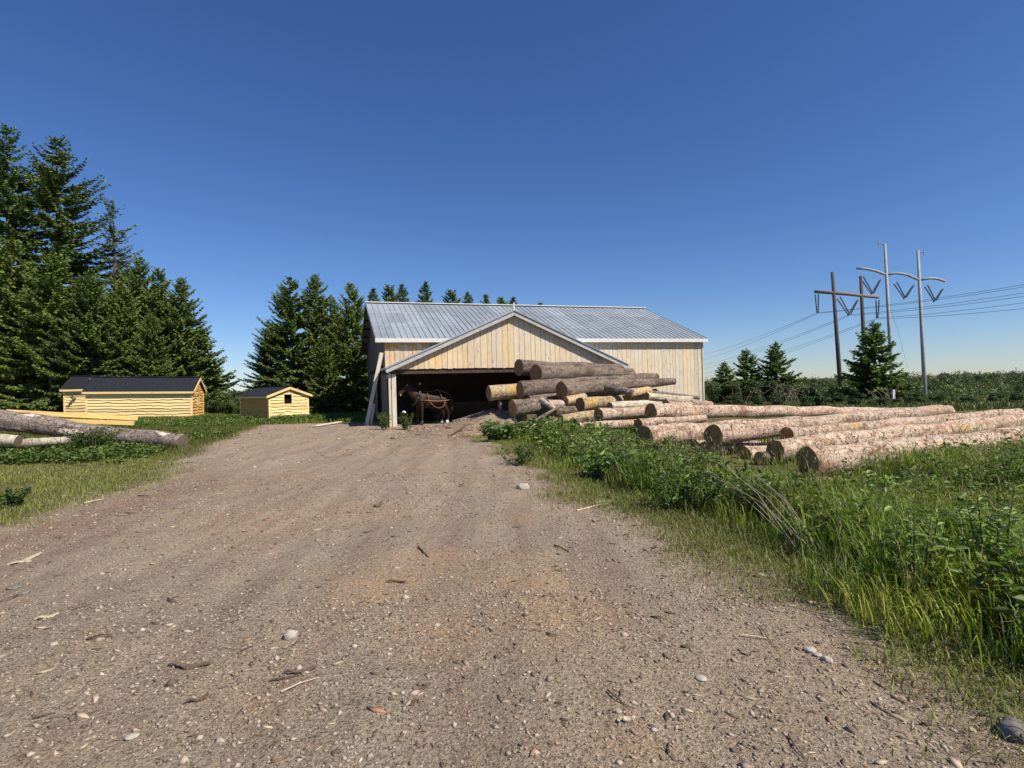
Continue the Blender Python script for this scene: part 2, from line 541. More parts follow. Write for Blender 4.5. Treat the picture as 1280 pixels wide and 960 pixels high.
def cards(P, D, L, W, C, rng, fold=0.25, face=None):
    """diamond leaves: base P, direction D, length L, width W, colour C -> V,T,C"""
    n = len(P)
    D = nrm(D)
    R = nrm(rng.normal(size=(n, 3))) if face is None else face
    S = nrm(np.cross(D, R))
    U = np.cross(S, D)
    L, W = np.asarray(L).reshape(-1, 1), np.asarray(W).reshape(-1, 1)
    mid = P + D * L * 0.45 - U * W * fold
    V = np.stack([P, mid + S * W / 2 + U * W * fold, P + D * L, mid - S * W / 2 + U * W * fold], 1).reshape(-1, 3)
    b = np.arange(n)[:, None] * 4
    T = np.concatenate([b + [0, 1, 2], b + [0, 2, 3]], 1).reshape(-1, 3)
    return V, T, np.repeat(C, 4, 0)


def leaves6(P, D, L, W, C, rng, up=0.6):
    """broader leaves with two halves and six outline points, faces turned partly upwards"""
    n = len(P)
    D = nrm(D)
    R = nrm(rng.normal(size=(n, 3)) * (1 - up) + np.array([0, 0, 1.0]) * up)
    S = nrm(np.cross(D, R))
    U = np.cross(S, D)
    L, W = np.asarray(L).reshape(-1, 1), np.asarray(W).reshape(-1, 1)
    cup = U * W * 0.18
    V = np.stack([P, P + D * L * .3 + S * W * .42 + cup, P + D * L * .65 + S * W * .40 + cup, P + D * L - U * L * .12,
                  P + D * L * .65 - S * W * .40 + cup, P + D * L * .3 - S * W * .42 + cup], 1).reshape(-1, 3)
    b = np.arange(n)[:, None] * 6
    T = np.concatenate([b + [0, 1, 2], b + [0, 2, 3], b + [0, 3, 4], b + [0, 4, 5]], 1).reshape(-1, 3)
    return V, T, np.repeat(C, 6, 0)


def join_tris(parts):
    V, T, C, o = [], [], [], 0
    for v, t, c in parts:
        V.append(v); T.append(t + o); C.append(c)
        o += len(v)
    return np.concatenate(V), np.concatenate(T), np.concatenate(C)


# ------------------------------------------------------------------ terrain
def sstep(a, b, x):
    t = np.clip((x - a) / (b - a), 0, 1)
    return t * t * (3 - 2 * t)


def vnoise(x, y, s, seed=0):
    """cheap smooth value noise, vectorised"""
    x, y = np.asarray(x, float) * s, np.asarray(y, float) * s
    xi, yi = np.floor(x), np.floor(y)
    fx, fy = x - xi, y - yi
    fx, fy = fx * fx * (3 - 2 * fx), fy * fy * (3 - 2 * fy)

    def h(i, j):
        k = np.sin(i * 127.1 + j * 311.7 + seed * 74.7) * 43758.5453
        return k - np.floor(k)
    return (h(xi, yi) * (1 - fx) + h(xi + 1, yi) * fx) * (1 - fy) + (h(xi, yi + 1) * (1 - fx) + h(xi + 1, yi + 1) * fx) * fy


def terrain(x, y):
    x, y = np.asarray(x, float), np.asarray(y, float)
    z = np.zeros(np.broadcast(x, y).shape)
    near = sstep(60, 25, y)
    z = z + (vnoise(x, y, 0.5, 1) - .5) * 0.07 * near + (vnoise(x, y, 1.7, 2) - .5) * 0.035 * near + (vnoise(x, y, 5.5, 3) - .5) * 0.016 * sstep(22, 8, y)
    # dirt bank in front of the shed opening
    z = z + 0.72 * np.exp(-(((x + 0.5) / 1.9) ** 2 + ((y - 22.3) / 1.5) ** 2))
    # left side lies a little higher
    z = z + 0.28 * sstep(-14, -24, x) * sstep(20, 30, y)
    # faint wheel ruts of the yard road
    c = -0.115 * y - 0.9
    for off in (-0.95, 0.95):
        z = z - 0.035 * np.exp(-((x - c - off) / 0.28) ** 2) * sstep(0, 3, y) * sstep(26, 18, y)
    # ditch-like edge of the tall grass
    z = z - 0.05 * sstep(0.4, 1.6, x - xright(y)) * sstep(16, 9, y)
    # valley to the right of the barn, far ridge beyond
    fall = sstep(2, 40, x) * sstep(36, 125, y)
    z = z - 17 * fall
    z = z + 16 * sstep(500, 1800, y) * sstep(0, 200, x)
    return z


def xright(y):
    return np.interp(y, [0, 2, 2.7, 3.1, 3.9, 5.1, 6.7, 9.7, 14.8, 18.6, 20.5], [2.75, 2.6, 2.5, 2.42, 2.3, 2.13, 1.73, .83, 0.1, -1.0, -0.9])


def xleft(y):
    return np.interp(y, [0, 7.2, 9, 10.9, 13.4, 17.2, 20.3, 25, 28], [-6.0, -6.6, -6.95, -6.85, -8.1, -9.9, -10.6, -12.2, -13])


def grass_mask(x, y):
    x, y = np.asarray(x, float), np.asarray(y, float)
    r = sstep(-0.75, 0.55, x - xright(y)) * sstep(21.2, 19.8, y)
    r2 = sstep(6, 9, x) * sstep(17, 20, y)
    l = sstep(0.9, -0.9, x - xleft(y)) * sstep(30, 27, y)
    far = sstep(27.5, 29.5, y + 0.12 * (x + 8))
    return np.clip(np.maximum(np.maximum(r, r2), np.maximum(l, far)), 0, 1)


def terrain1(x, y):
    return float(terrain(x, y))


def spaced(lo, hi, fine_lo, fine_hi, step, grow):
    a = list(np.arange(fine_lo, fine_hi, step))
    x, s = fine_hi, step
    while x < hi:
        a.append(x); s *= grow; x += s
    a.append(hi)
    x, s = fine_lo - step, step
    b = []
    while x > lo:
        b.append(x); s *= grow; x -= s
    b.append(lo)
    return np.array(b[::-1] + a)


def build_ground():
    xs = spaced(-2500, 2500, -7, 7, 0.09, 1.05)
    ys = spaced(-40, 4000, 1.2, 8, 0.07, 1.03)
    X, Y = np.meshgrid(xs, ys)
    Z = terrain(X, Y)
    V = np.stack([X, Y, Z], -1).reshape(-1, 3)
    nx, ny = len(xs), len(ys)
    i = np.arange(nx * ny).reshape(ny, nx)
    a, b, c, d = i[:-1, :-1].ravel(), i[:-1, 1:].ravel(), i[1:, 1:].ravel(), i[1:, :-1].ravel()
    T = np.concatenate([np.stack([a, b, c], 1), np.stack([a, c, d], 1)])
    me = tri_mesh('ground', V, T, None, M['ground'])
    me.polygons.foreach_set('use_smooth', [True] * len(T))
    g = me.attributes.new('grass', 'FLOAT', 'POINT')
    g.data.foreach_set('value', grass_mask(V[:, 0], V[:, 1]).astype('f'))
    bk = me.attributes.new('bark', 'FLOAT', 'POINT')
    x, y = V[:, 0], V[:, 1]
    red = np.exp(-((x - xleft(y) - 0.9) / 0.8) ** 2) * sstep(15, 9, y) * sstep(4, 7, y) * 0.8
    red = np.maximum(red, np.exp(-(((x + 2.2) / 1.7) ** 2 + ((y - 19.5) / 3.5) ** 2)) * 0.75)
    bk.data.foreach_set('value', red.astype('f'))
    sd = np.zeros(len(V))
    for (px, py, rx, ry, k) in ((470, 735, .38, .5, .8), (560, 790, .35, .35, .55), (690, 770, .4, .5, .6), (650, 730, .3, .35, .45), (790, 930, .16, .16, .6), (330, 880, .2, .2, .3), (540, 700, .5, .5, .4), (420, 640, .9, .8, .25)):
        p = gnd(px, py)
        sd = np.maximum(sd, k * np.exp(-((x - p.x) / rx) ** 2 - ((y - p.y) / ry) ** 2))
    sa = me.attributes.new('sand', 'FLOAT', 'POINT')
    sa.data.foreach_set('value', sd.astype('f'))
    o = link(bpy.data.objects.new('ground', me))
    tag(o, kind='structure')


build_ground()


# ------------------------------------------------------------------ barn
BARN = Vector((-6.1, 27.0, 0.0))
BROT = rad(18)
BL, BW, EAVE, RIDGE = 18.1, 13.0, 4.14, 6.72
SL = (RIDGE - EAVE) / (BW / 2)
PW, PD = 11.13, 3.0            # porch width, depth
PAP, PEV = 5.06, 2.56          # porch apex and wall-line height
PSL = (PAP - 2.5) / (PW / 2 + 0.27)


def porch_z(u):
    return PAP - PSL * abs(u - PW / 2)


def wall_boards(mb, axis, fixed, a0, a1, zlo, zhi, wmin=0.17, wmax=0.30, th=0.025, gap=0.016, colf=None, rng=random):
    """vertical boards along axis 'x' or 'y' at the other coordinate = fixed; zlo/zhi are functions"""
    a = a0
    while a < a1 - 0.03:
        b = min(a1, a + rng.uniform(wmin, wmax))
        if a1 - b < 0.08:
            b = a1
        o = rng.uniform(-0.006, 0.006)
        mb.cur = colf((a + b) / 2) if colf else (rng.random(), 0.5, 0.0)
        p0, p1 = a + gap / 2, b - gap / 2
        zl0, zl1 = zlo(p0) + rng.uniform(-.025, .02), zlo(p1) + rng.uniform(-.01, .01)
        zh0, zh1 = zhi(p0), zhi(p1)
        if min(zh0 - zl0, zh1 - zl1) > 0.03:
            # two stacked pieces so that the colour can change with height
            f0, f1 = fixed + o, fixed + th + o
            if axis == 'x':
                mb.hexa([(p0, f0, zl0), (p1, f0, zl1), (p1, f1, zl1), (p0, f1, zl0), (p0, f0, zh0), (p1, f0, zh1), (p1, f1, zh1), (p0, f1, zh0)])
            else:
                mb.hexa([(f0, p0, zl0), (f0, p1, zl1), (f1, p1, zl1), (f1, p0, zl0), (f0, p0, zh0), (f0, p1, zh1), (f1, p1, zh1), (f1, p0, zh0)])
        a = b


def roof_slope(mb, u0, u1, p_eave, p_ridge, thick=0.03, pw=0.92, rib=0.305):
    """a sheet-metal slope: eave and ridge given as (y,z); ribs run up the slope"""
    y0, z0 = p_eave
    y1, z1 = p_ridge
    ln = math.hypot(y1 - y0, z1 - z0)
    ny, nz = -(z1 - z0) / ln, (y1 - y0) / ln
    if nz < 0:
        ny, nz = -ny, -nz
    u = u0
    rows = 3
    while u < u1 - 0.01:
        v = min(u1, u + pw)
        cuts = [0] + [min(0.95, max(0.05, (k / rows) + random.choice((-.06, 0.0, .06)))) for k in range(1, rows)] + [1]
        for k in range(rows):
            mb.cur = (random.random(), 0, 0)
            ta, tb = cuts[k], cuts[k + 1]
            l0, l1 = 0.0, 0.012
            ya, za, yb, zb = y0 + (y1 - y0) * ta, z0 + (z1 - z0) * ta, y0 + (y1 - y0) * tb, z0 + (z1 - z0) * tb
            e0, e1 = (0.010 if k else 0.0), 0.0
            mb.hexa([(u, ya - ny * thick + ny * e0, za - nz * thick + nz * e0), (v, ya - ny * thick + ny * e0, za - nz * thick + nz * e0), (v, yb - ny * thick, zb - nz * thick), (u, yb - ny * thick, zb - nz * thick),
                     (u, ya + ny * e0, za + nz * e0), (v, ya + ny * e0, za + nz * e0), (v, yb, zb), (u, yb, zb)])
        r = u + 0.03
        while r < v - 0.01:
            h = 0.035
            mb.hexa([(r, y0, z0), (r + .045, y0, z0), (r + .045, y1, z1), (r, y1, z1),
                     (r + .01, y0 + ny * h, z0 + nz * h), (r + .035, y0 + ny * h, z0 + nz * h), (r + .035, y1 + ny * h, z1 + nz * h), (r + .01, y1 + ny * h, z1 + nz * h)])
            r += rib
        u = v


def build_barn():
    rt = thing('barn', 'large weathered board barn with grey metal roof and open gabled front bay', 'barn', BARN, BROT)
    random.seed(11)

    # front wall of the main body (left bit under the eave has orange, unweathered tops)
    def zl(u):
        return porch_z(u) - 0.12 if 0.0 < u < PW else 0.05

    mb = MB()
    for ua, ub in ((0.0, PW / 2), (PW / 2, BL)):
        mb = MB()
        wall_boards(mb, 'x', 0.0, ua, ub, lambda u: max(zl(u), 0.05), lambda u: EAVE - 0.02,
                    colf=lambda u: (random.random(), (0.45 if u < 4 else 0.62) + random.uniform(-.25, .2), 0.55 * random.random() if u < 4 else 0.12 * random.random()))
        mb.build('front_wall', M['board'], rt)
    # strip of unweathered orange boards directly under the eave
    mb = MB()
    wall_boards(mb, 'x', -0.030, 0.02, 3.6, lambda u: EAVE - 0.42 + random.uniform(-.16, .12), lambda u: EAVE - 0.05,
                colf=lambda u: (random.random(), 0.0, 0.65 + 0.35 * random.random()))
    mb.build('eave_board', M['board'], rt)

    # left wall, old grey boards, with a dark doorway
    mb = MB()

    def gz(y):
        return EAVE + SL * (BW / 2 - abs(y - BW / 2)) - 0.05
    wall_boards(mb, 'y', 0.0, 0.04, 2.2, lambda y: 0.05, gz)
    wall_boards(mb, 'y', 0.0, 2.2, 4.9, lambda y: 2.6, gz)
    wall_boards(mb, 'y', 0.0, 4.9, BW, lambda y: 0.05, gz)
    mb.build('left_wall', M['old_board'], rt)
    mb = MB()
    mb.beam((-0.08, 0.9, 2.72), (-0.08, 9.5, 2.72), 0.08, 0.16)
    mb.build('door_track', M['dark_timber'], rt)
    mb = MB()
    wall_boards(mb, 'y', -0.07, 4.2, 8.0, lambda y: 0.12, lambda y: 2.6)
    mb.build('sliding_door', M['old_board'], rt)
    # right and back walls
    mb = MB()
    wall_boards(mb, 'y', BL - 0.03, 0.04, BW, lambda y: 0.05, gz)
    mb.build('right_wall', M['board'], rt)
    mb = MB()
    wall_boards(mb, 'x', BW - 0.03, 0, BL, lambda u: 0.05, lambda u: EAVE - .02, gap=0.002)
    mb.build('back_wall', M['old_board'], rt)
    # corner trim
    mb = MB()
    mb.cur = (0.2, 1.0, 0)
    mb.box(BL - 0.02, BL + 0.05, -0.05, 0.12, 0.03, EAVE - 0.04)
    mb.build('corner_board', M['board'], rt)

    # main roof
    fo = 0.24
    ev = (-fo, EAVE - SL * fo + 0.05)
    rg = (BW / 2, RIDGE + 0.05)
    evb = (BW + fo, EAVE - SL * fo + 0.05)
    u0, u1 = -0.45, BL + 0.22
    mb = MB()
    roof_slope(mb, u0, u1, ev, rg)
    ro = mb.build('roof', M['roof_metal'], rt)
    mb = MB()
    roof_slope(mb, u0, u1, evb, (BW / 2, RIDGE + 0.05))
    mb.build('roof', M['roof_metal'], rt)
    mb = MB()
    mb.beam((u0 - .02, BW / 2, RIDGE + 0.10), (u1 + .02, BW / 2, RIDGE + 0.10), 0.34, 0.05)
    mb.build('ridge_cap', M['pale_fascia'], ro)
    mb = MB()
    mb.box(u0, u1, ev[0] - 0.035, ev[0] - 0.004, ev[1] - 0.20, ev[1] - 0.005)
    mb.build('fascia', M['pale_fascia'], rt)
    # rake boards and the dark purlins under the left overhang
    for uu in (u0, u1):
        for (ya, za), (yb, zb) in ((ev, rg), (evb, rg)):
            mb = MB()
            mb.beam((uu, ya, za - 0.13), (uu, yb, zb - 0.13), 0.03, 0.17)
            mb.build('rake_board', M['old_board'], rt)
    for k in range(13):
        y = 0.05 + k * 1.03
        z = gz(min(max(y, 0.0), BW)) + 0.0
        mb = MB()
        mb.box(u0 + 0.03, u0 + 0.43, y, y + 0.09, z - 0.09, z + 0.02)
        mb.build('purlin', M['dark_timber'], rt)

    # ---- gabled front bay
    mb = MB()
    wall_boards(mb, 'x', -PD, 0.05, PW - 0.05, lambda u: 2.5, lambda u: porch_z(u) - 0.10, wmin=0.2, wmax=0.33,
                colf=lambda u: (random.random(), (0.08 if u < 3.6 else 0.32) + random.uniform(-.1, .3), 0.22 * random.random() if u < 4 else 0.06))
    mb.build('gable_wall', M['board'], rt)
    mb = MB()
    mb.beam((0.0, -PD + 0.14, 2.40), (PW, -PD + 0.14, 2.40), 0.16, 0.22)
    mb.build('header_beam', M['dark_timber'], rt)
    # porch roof: two slopes of sheet metal, ends cut where they meet the main roof
    yf = -PD - 0.20
    for sgn in (-1, 1):
        mb = MB()
        ue = PW / 2 + sgn * (PW / 2 + 0.27)
        ze = porch_z(ue)
        um = PW / 2 + sgn * (PAP - EAVE) / PSL
        ym = (PAP - EAVE) / SL + 0.1
        n = Vector((sgn * PSL, 0, 1)).normalized()
        top = [(ue, yf, ze), (PW / 2, yf, PAP), (PW / 2, ym, PAP), (um, 0.0, EAVE), (ue, 0.0, ze)]
        up = [Vector(p) + n * 0.06 for p in top]
        dn = [Vector(p) + n * 0.02 for p in top]
        mb.cur = (0.6, 0, 0)
        mb.add(up + dn, [(0, 1, 2, 3, 4), (9, 8, 7, 6, 5)] + [(i, (i + 1) % 5, 5 + (i + 1) % 5, 5 + i) for i in range(5)])
        y = yf + 0.05
        while y < 0:
            a, b = Vector((ue, y, ze)) + n * 0.062, Vector((PW / 2 + sgn * 0.03, y, PAP)) + n * 0.062
            mb.beam(a, b, 0.04, 0.03, (0, 0, 1))
            y += 0.3
        pr = mb.build('porch_roof', M['roof_metal'], rt)
        mb = MB()
        mb.beam((ue, yf - 0.02, ze - 0.07), (PW / 2, yf - 0.02, PAP - 0.07), 0.035, 0.20)
        mb.build('rake_board', M['fascia'], pr)
        mb = MB()
        mb.beam((ue, yf - 0.045, ze + 0.045), (PW / 2, yf - 0.045, PAP + 0.045), 0.08, 0.035)
        mb.build('edge_trim', M['roof_metal'], pr)
        mb = MB()       # rafters under the overhang
        for k in range(1, 7):
            u = PW / 2 + sgn * k * 0.95
            z = porch_z(u) - 0.05
            mb = MB()
            mb.box(u - .045, u + .045, -PD + 0.06, -0.02, z - 0.13, z)
            mb.build('rafter', M['dark_timber'], pr)
    mb = MB()
    mb.box(PW / 2 - 0.03, PW / 2 + 0.03, yf - 0.03, yf + 0.03, PAP - 0.02, PAP + 0.40)
    mb.build('finial', M['pale_fascia'], rt)
    # posts
    for u, y in ((0.09, -PD + 0.14), (PW - 0.1, -PD + 0.14), (7.3, -PD + 0.14)):
        mb = MB()
        mb.cur = (0.5, 0.9, 0)
        mb.box(u - 0.09, u + 0.09, y - 0.08, y + 0.08, -0.05, 2.29)
        mb.build('post', M['old_board' if u > 1 else 'board'], rt)
    mb = MB()
    mb.cur = (0.4, 0.25, 0)
    mb.box(-0.14, -0.05, -PD + 0.02, -PD + 0.10, -0.05, 2.33)
    mb.build('post_batten', M['board'], rt)
    # side walls of the bay
    mb = MB()
    wall_boards(mb, 'y', 0.0, -2.5, -1.5, lambda y: 0.1, lambda y: 2.32)
    wall_boards(mb, 'y', 0.0, -0.75, -0.03, lambda y: 0.1, lambda y: 2.32)
    mb.beam((-0.05, -2.9, 2.22), (-0.05, -0.02, 2.22), 0.06, 0.2)
    mb.build('bay_side_wall', M['old_board'], rt)
    mb = MB()
    wall_boards(mb, 'y', PW - 0.05, -2.8, -0.03, lambda y: 0.05, lambda y: 2.32, gap=0.003)
    mb.build('bay_side_wall', M['old_board'], rt)
    # low plank rail at the back of the bay, and a dark partition added to keep the inside black
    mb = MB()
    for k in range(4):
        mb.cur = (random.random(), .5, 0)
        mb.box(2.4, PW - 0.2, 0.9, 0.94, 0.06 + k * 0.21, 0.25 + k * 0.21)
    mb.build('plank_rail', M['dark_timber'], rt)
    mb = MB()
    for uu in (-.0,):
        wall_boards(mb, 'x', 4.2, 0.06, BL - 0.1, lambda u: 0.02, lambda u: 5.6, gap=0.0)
    mb.build('added_partition', M['dark_timber'], rt)
    return rt


barn = build_barn()


# ------------------------------------------------------------------ small sheds
def clad(mb, a0, a1, zlo, zhi_f, put, bh=0.17, wav=0.022, seed=0):
    """overlapping live-edge boards between a0 and a1 (wall-plane axis); put(a, out, z) -> 3D point"""
    r = random.Random(seed)
    z = zlo
    ztop = max(zhi_f(a0), zhi_f((a0 + a1) / 2), zhi_f(a1))
    while z < ztop - 0.02:
        h = bh * r.uniform(0.9, 1.1)
        n = max(6, int((a1 - a0) / 0.12))
        ph, ph2 = r.uniform(0, 9), r.uniform(0, 9)
        mb.cur = (r.random(), 0, 0)
        vs, fs = [], []
        for i in range(n + 1):
            a = a0 + (a1 - a0) * i / n
            lo = z - 0.03 + wav * (math.sin(a * 2.7 + ph) + 0.6 * math.sin(a * 7.3 + ph2) + 0.5 * r.uniform(-1, 1))
            hi = min(z + h + 0.015, zhi_f(a))
            lo = min(lo, hi)
            vs += [put(a, 0.07, lo), put(a, 0.010, hi), put(a, -0.012, hi), put(a, 0.0, lo)]
        for i in range(n):
            b = i * 4
            for k in range(4):
                fs.append((b + k, b + 4 + k, b + 4 + (k + 1) % 4, b + (k + 1) % 4))
        fs += [(0, 1, 2, 3), tuple(n * 4 + k for k in (3, 2, 1, 0))]
        mb.add(vs, fs)
        z += h


def build_shed(name, label, loc, rot, L, W, eave, ridge, seed, gable_side='x', front_mat='siding', end_mat='siding', window=None, tilt=0.0):
    """local x = along the ridge (length L), local y = away (width W); front long wall at y=0, right gable at x=0 (shed extends to -x)"""
    rt = thing(name, label, 'shed', loc, rot)
    rt.rotation_euler = (0, tilt, rot)
    sl = (ridge - eave) / (W / 2)

    def gz(y):
        return ridge - sl * abs(y - W / 2)
    # front and back long walls
    mb = MB()
    clad(mb, -L, 0, 0.03, lambda a: eave, lambda a, o, z: (a, -o, z), seed=seed)
    mb.build('front_wall', M[front_mat], rt)
    mb = MB()
    clad(mb, -L, 0, 0.03, lambda a: eave, lambda a, o, z: (a, W + o, z), seed=seed + 1)
    mb.build('back_wall', M[front_mat], rt)
    mb = MB()
    clad(mb, 0, W, 0.03, gz, lambda a, o, z: (-L - o, a, z), seed=seed + 2)
    mb.build('end_wall', M[end_mat], rt)
    mb = MB()
    if window:
        y0, y1, z0, z1 = window
        put = lambda a, o, z: (o, a, z)
        clad(mb, 0, y0, 0.03, gz, put, seed=seed + 3)
        clad(mb, y1, W, 0.03, gz, put, seed=seed + 3)
        clad(mb, y0, y1, 0.03, lambda a: min(gz(a), z0), put, seed=seed + 3)
        clad(mb, y0, y1, z1 + 0.03, gz, put, seed=seed + 4)
    else:
        clad(mb, 0, W, 0.03, gz, lambda a, o, z: (o, a, z), seed=seed + 3)
    mb.build('end_wall', M[end_mat], rt)
    if window:
        mb = MB()
        mb.box(-0.20, -0.16, y0 - .05, y1 + .05, z0 - .05, z1 + .05)
        wn = mb.build('window', M['interior'], rt)
        mb = MB()
        for b in ((y0 - .06, y0, z0 - .06, z1 + .06), (y1, y1 + .06, z0 - .06, z1 + .06), (y0, y1, z0 - .06, z0), (y0, y1, z1, z1 + .06)):
            mb.cur = (0.8, 0, 0)
            mb.box(-0.05, 0.062, b[0], b[1], b[2], b[3])
        mb.build('window_frame', M['siding'], wn)
    # corner boards
    for x in (-L, 0):
        for y in (0, W):
            mb = MB()
            mb.cur = (0.9, 0, 0)
            sx, sy = (1 if x == 0 else -1), (1 if y else -1)
            mb.box(min(x - sx * .07, x + sx * .056), max(x - sx * .07, x + sx * .056), min(y - sy * .07, y + sy * .058), max(y - sy * .07, y + sy * .058), 0.0, eave - 0.02)
            mb.build('corner_board', M['siding'], rt)
    # roof
    o, e = 0.16, 0.20
    mb = MB()
    for s in (-1, 1):
        ye = W / 2 + s * (W / 2 + e)
        ze = ridge - sl * (W / 2 + e)
        n = Vector((0, s * sl, 1)).normalized()
        a = [Vector((-L - o, ye, ze)), Vector((o, ye, ze)), Vector((o, W / 2, ridge)), Vector((-L - o, W / 2, ridge))]
        mb.hexa([p + n * 0.012 for p in a] + [p + n * 0.04 for p in a])
        x = -L - o + 0.02
        while x < o:
            mb.beam(Vector((x, ye, ze)) + n * .045, Vector((x, W / 2, ridge)) + n * .045, 0.035, 0.03)
            x += 0.23
    mb.beam((-L - o, W / 2, ridge + 0.06), (o, W / 2, ridge + 0.06), 0.2, 0.04)
    mb.build('roof', M['black_roof'], rt)
    mb = MB()
    for s in (-1, 1):
        ye = W / 2 + s * (W / 2 + e)
        ze = ridge - sl * (W / 2 + e)
        mb.cur = (0.7, 0, 0)
        mb.box(-L - o, o, min(ye, ye + s * .03), max(ye, ye + s * .03), ze - 0.12, ze + 0.0)
        for x in (-L - o - 0.015, o + 0.015):
            mb.beam((x, ye, ze - 0.055), (x, W / 2, ridge - 0.055), 0.03, 0.12)
    mb.build('roof_trim', M['siding'], rt)
    for y in (0.25, W - 0.25):
        mb = MB()
        mb.box(-L + .05, -.05, y - .07, y + .07, -0.32, 0.03)
        mb.build('skid', M['dark_timber'], rt)
    return rt


pA = gnd(239.5, 528)
build_shed('garden_shed', 'long pale yellow wood shed with black roof beside the gravel yard', (pA.x, pA.y, 0.02), rad(15), 5.3, 2.4, 1.92, 2.62, 3, end_mat='shaded_siding', window=(0.95, 1.4, 1.05, 1.65), tilt=rad(1.3))
build_shed('garden_shed', 'yellow wood shed half hidden behind the longer shed with matching black roof', (at(128, 515, 34.4).x, 34.4, 0.30), rad(15), 1.95, 2.4, 1.95, 2.62, 23)
# windowed shed: its gable end faces right
pC = gnd(337, 528)
uC = Vector((0.63, 0.775))
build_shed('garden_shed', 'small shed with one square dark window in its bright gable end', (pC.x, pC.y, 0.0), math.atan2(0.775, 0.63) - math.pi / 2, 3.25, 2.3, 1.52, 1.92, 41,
           front_mat='shaded_siding', window=(0.85, 1.3, 0.98, 1.5))


# ------------------------------------------------------------------ logs
def make_log(label, p0, p1, r0, r1, bark='pine_bark', cut='cut_wood', group=None, seed=0, bend=0.0, knots=0.5, name='log'):
    p0, p1 = Vector(p0), Vector(p1)
    ln = (p1 - p0).length
    rng = np.random.default_rng(seed + 100)
    n, seg = max(6, int(ln / 0.16)), 22
    ax = np.linspace(0, ln, n + 1)
    ang = np.linspace(0, 2 * np.pi, seg, endpoint=False)
    A, X = np.meshgrid(ang, ax)
    R = r0 + (r1 - r0) * X / ln
    R = R * (1 + 0.09 * (vnoise(X * 1.2 + seed * 9, np.cos(A) * 1.5 + np.sin(A) * 2.1, 1.0, seed) - .5) * 2)
    R = R + 0.012 * (vnoise(X * 6 + seed, A * 3.0, 1.0, seed + 5) - .5)
    nk = int(ln * 3.5 * knots)
    for _ in range(nk):
        kx, ka = rng.uniform(0.1, ln - 0.1), rng.uniform(0, 6.28)
        da = np.abs((A - ka + np.pi) % (2 * np.pi) - np.pi)
        R = R + 0.04 * np.exp(-((X - kx) / 0.06) ** 2 - (da / 0.22) ** 2)
    # root flare at the thick end
    R = R * (1 + 0.10 * np.exp(-X / 0.35) * (r0 > r1))
    bx = bend * np.sin(np.pi * X / ln) + 0.015 * np.sin(X * 2.3 + seed) * min(1.0, r0 / 0.2)
    wob = (0.035 * np.sin(X * 1.1 + seed) + 0.012 * np.sin(X * 3.1 + seed * 2)) * min(1.0, r0 / 0.2)
    V = np.stack([X, R * np.cos(A) + wob, R * np.sin(A) + bx], -1).reshape(-1, 3)
    T = []
    i = np.arange((n + 1) * seg).reshape(n + 1, seg)
    a, b = i[:-1], np.roll(i, -1, 1)[:-1]
    c, d = np.roll(i, -1, 1)[1:], i[1:]
    T = np.concatenate([np.stack([a, b, c], -1).reshape(-1, 3), np.stack([a, c, d], -1).reshape(-1, 3)])
    me = tri_mesh(name, V, T, None, M[bark])
    me.polygons.foreach_set('use_smooth', [True] * len(T))
    o = bpy.data.objects.new(name, me)
    link(o)
    o.rotation_mode = 'QUATERNION'
    o.rotation_quaternion = (p1 - p0).to_track_quat('X', 'Z')
    o.location = p0
    tag(o, label, 'log', group)
    for k, x, sgn in ((0, 0.0, -1), (n, ln, 1)):
        ring = V[i[k]]
        cen = ring.mean(0)
        tilt = rng.uniform(-.08, .08)
        vs = [tuple(cen + np.array([0.004 * sgn, 0, 0]))]
        vs += [tuple(q + np.array([0.003 * sgn, 0, 0]) + (cen - q) * 0.03) for q in ring]
        vs += [tuple(q + (cen - q) * -0.004) for q in ring]
        fs = [(0, 1 + j, 1 + (j + 1) % seg) for j in range(seg)] + [(1 + j, 1 + seg + j, 1 + seg + (j + 1) % seg, 1 + (j + 1) % seg) for j in range(seg)]
        mb = MB()
        mb.add(vs, fs)
        mb.build('cut_end', M[cut], o)
    return o


def plog(label, a, b, rp0, rp1, bark='pine_bark', cut='cut_wood', group='logs stacked beside the yard', **kw):
    """a, b = (px, py, Y) of the two end centres, rp = radii in photo pixels"""
    A, B = at(*a), at(*b)
    return make_log(label, A, B, rp0 * a[2] / F, rp1 * b[2] / F, bark, cut, group, seed=int(a[0] * 3 + a[1]), **kw)


LONG = 'long pine logs laid in the grass'
plog('nearest long thick pine log in front, dark cut end in the tall grass', (1010, 579, 9.3), (1420, 540, 11.2), 19.5, 17, group=LONG, bend=0.03)
plog('long scaly log right behind the nearest thick log, patch of bare orange wood', (968, 562, 11.0), (1300, 524, 16.0), 13, 9.5, group=LONG)
plog('pinkish log between the topmost pale log and the scaly one, small end under its neighbour', (984, 544, 12.8), (1272, 517, 19.0), 9.5, 6.5, group=LONG)
plog('long pale log lying highest, round tan cut end facing the yard', (893, 545, 12.0), (1187, 513, 19.0), 12.0, 7.2, group=LONG, bend=0.05)
plog('pinkish log on the ground left of the round tan cut end, its face dark', (804, 546, 14.0), (1000, 530, 18.0), 13, 10, group=LONG)
plog('long straight log behind the others with oval dark cut end, nearest the barn', (813, 514, 17.0), (1110, 515, 24.0), 9.5, 5.5, group=LONG)
plog('low log under the nearest thick log, its pale end buried in grass', (1015, 606, 9.2), (1290, 582, 10.6), 11, 10, group=LONG)
plog('small dark ended log peeping out under the pinkish ground log', (868, 556, 12.6), (960, 556, 15.0), 6, 5, group=LONG)
plog('small dark ended log just below the round tan cut end', (881, 559, 12.2), (980, 561, 14.5), 7, 5.5, group=LONG)
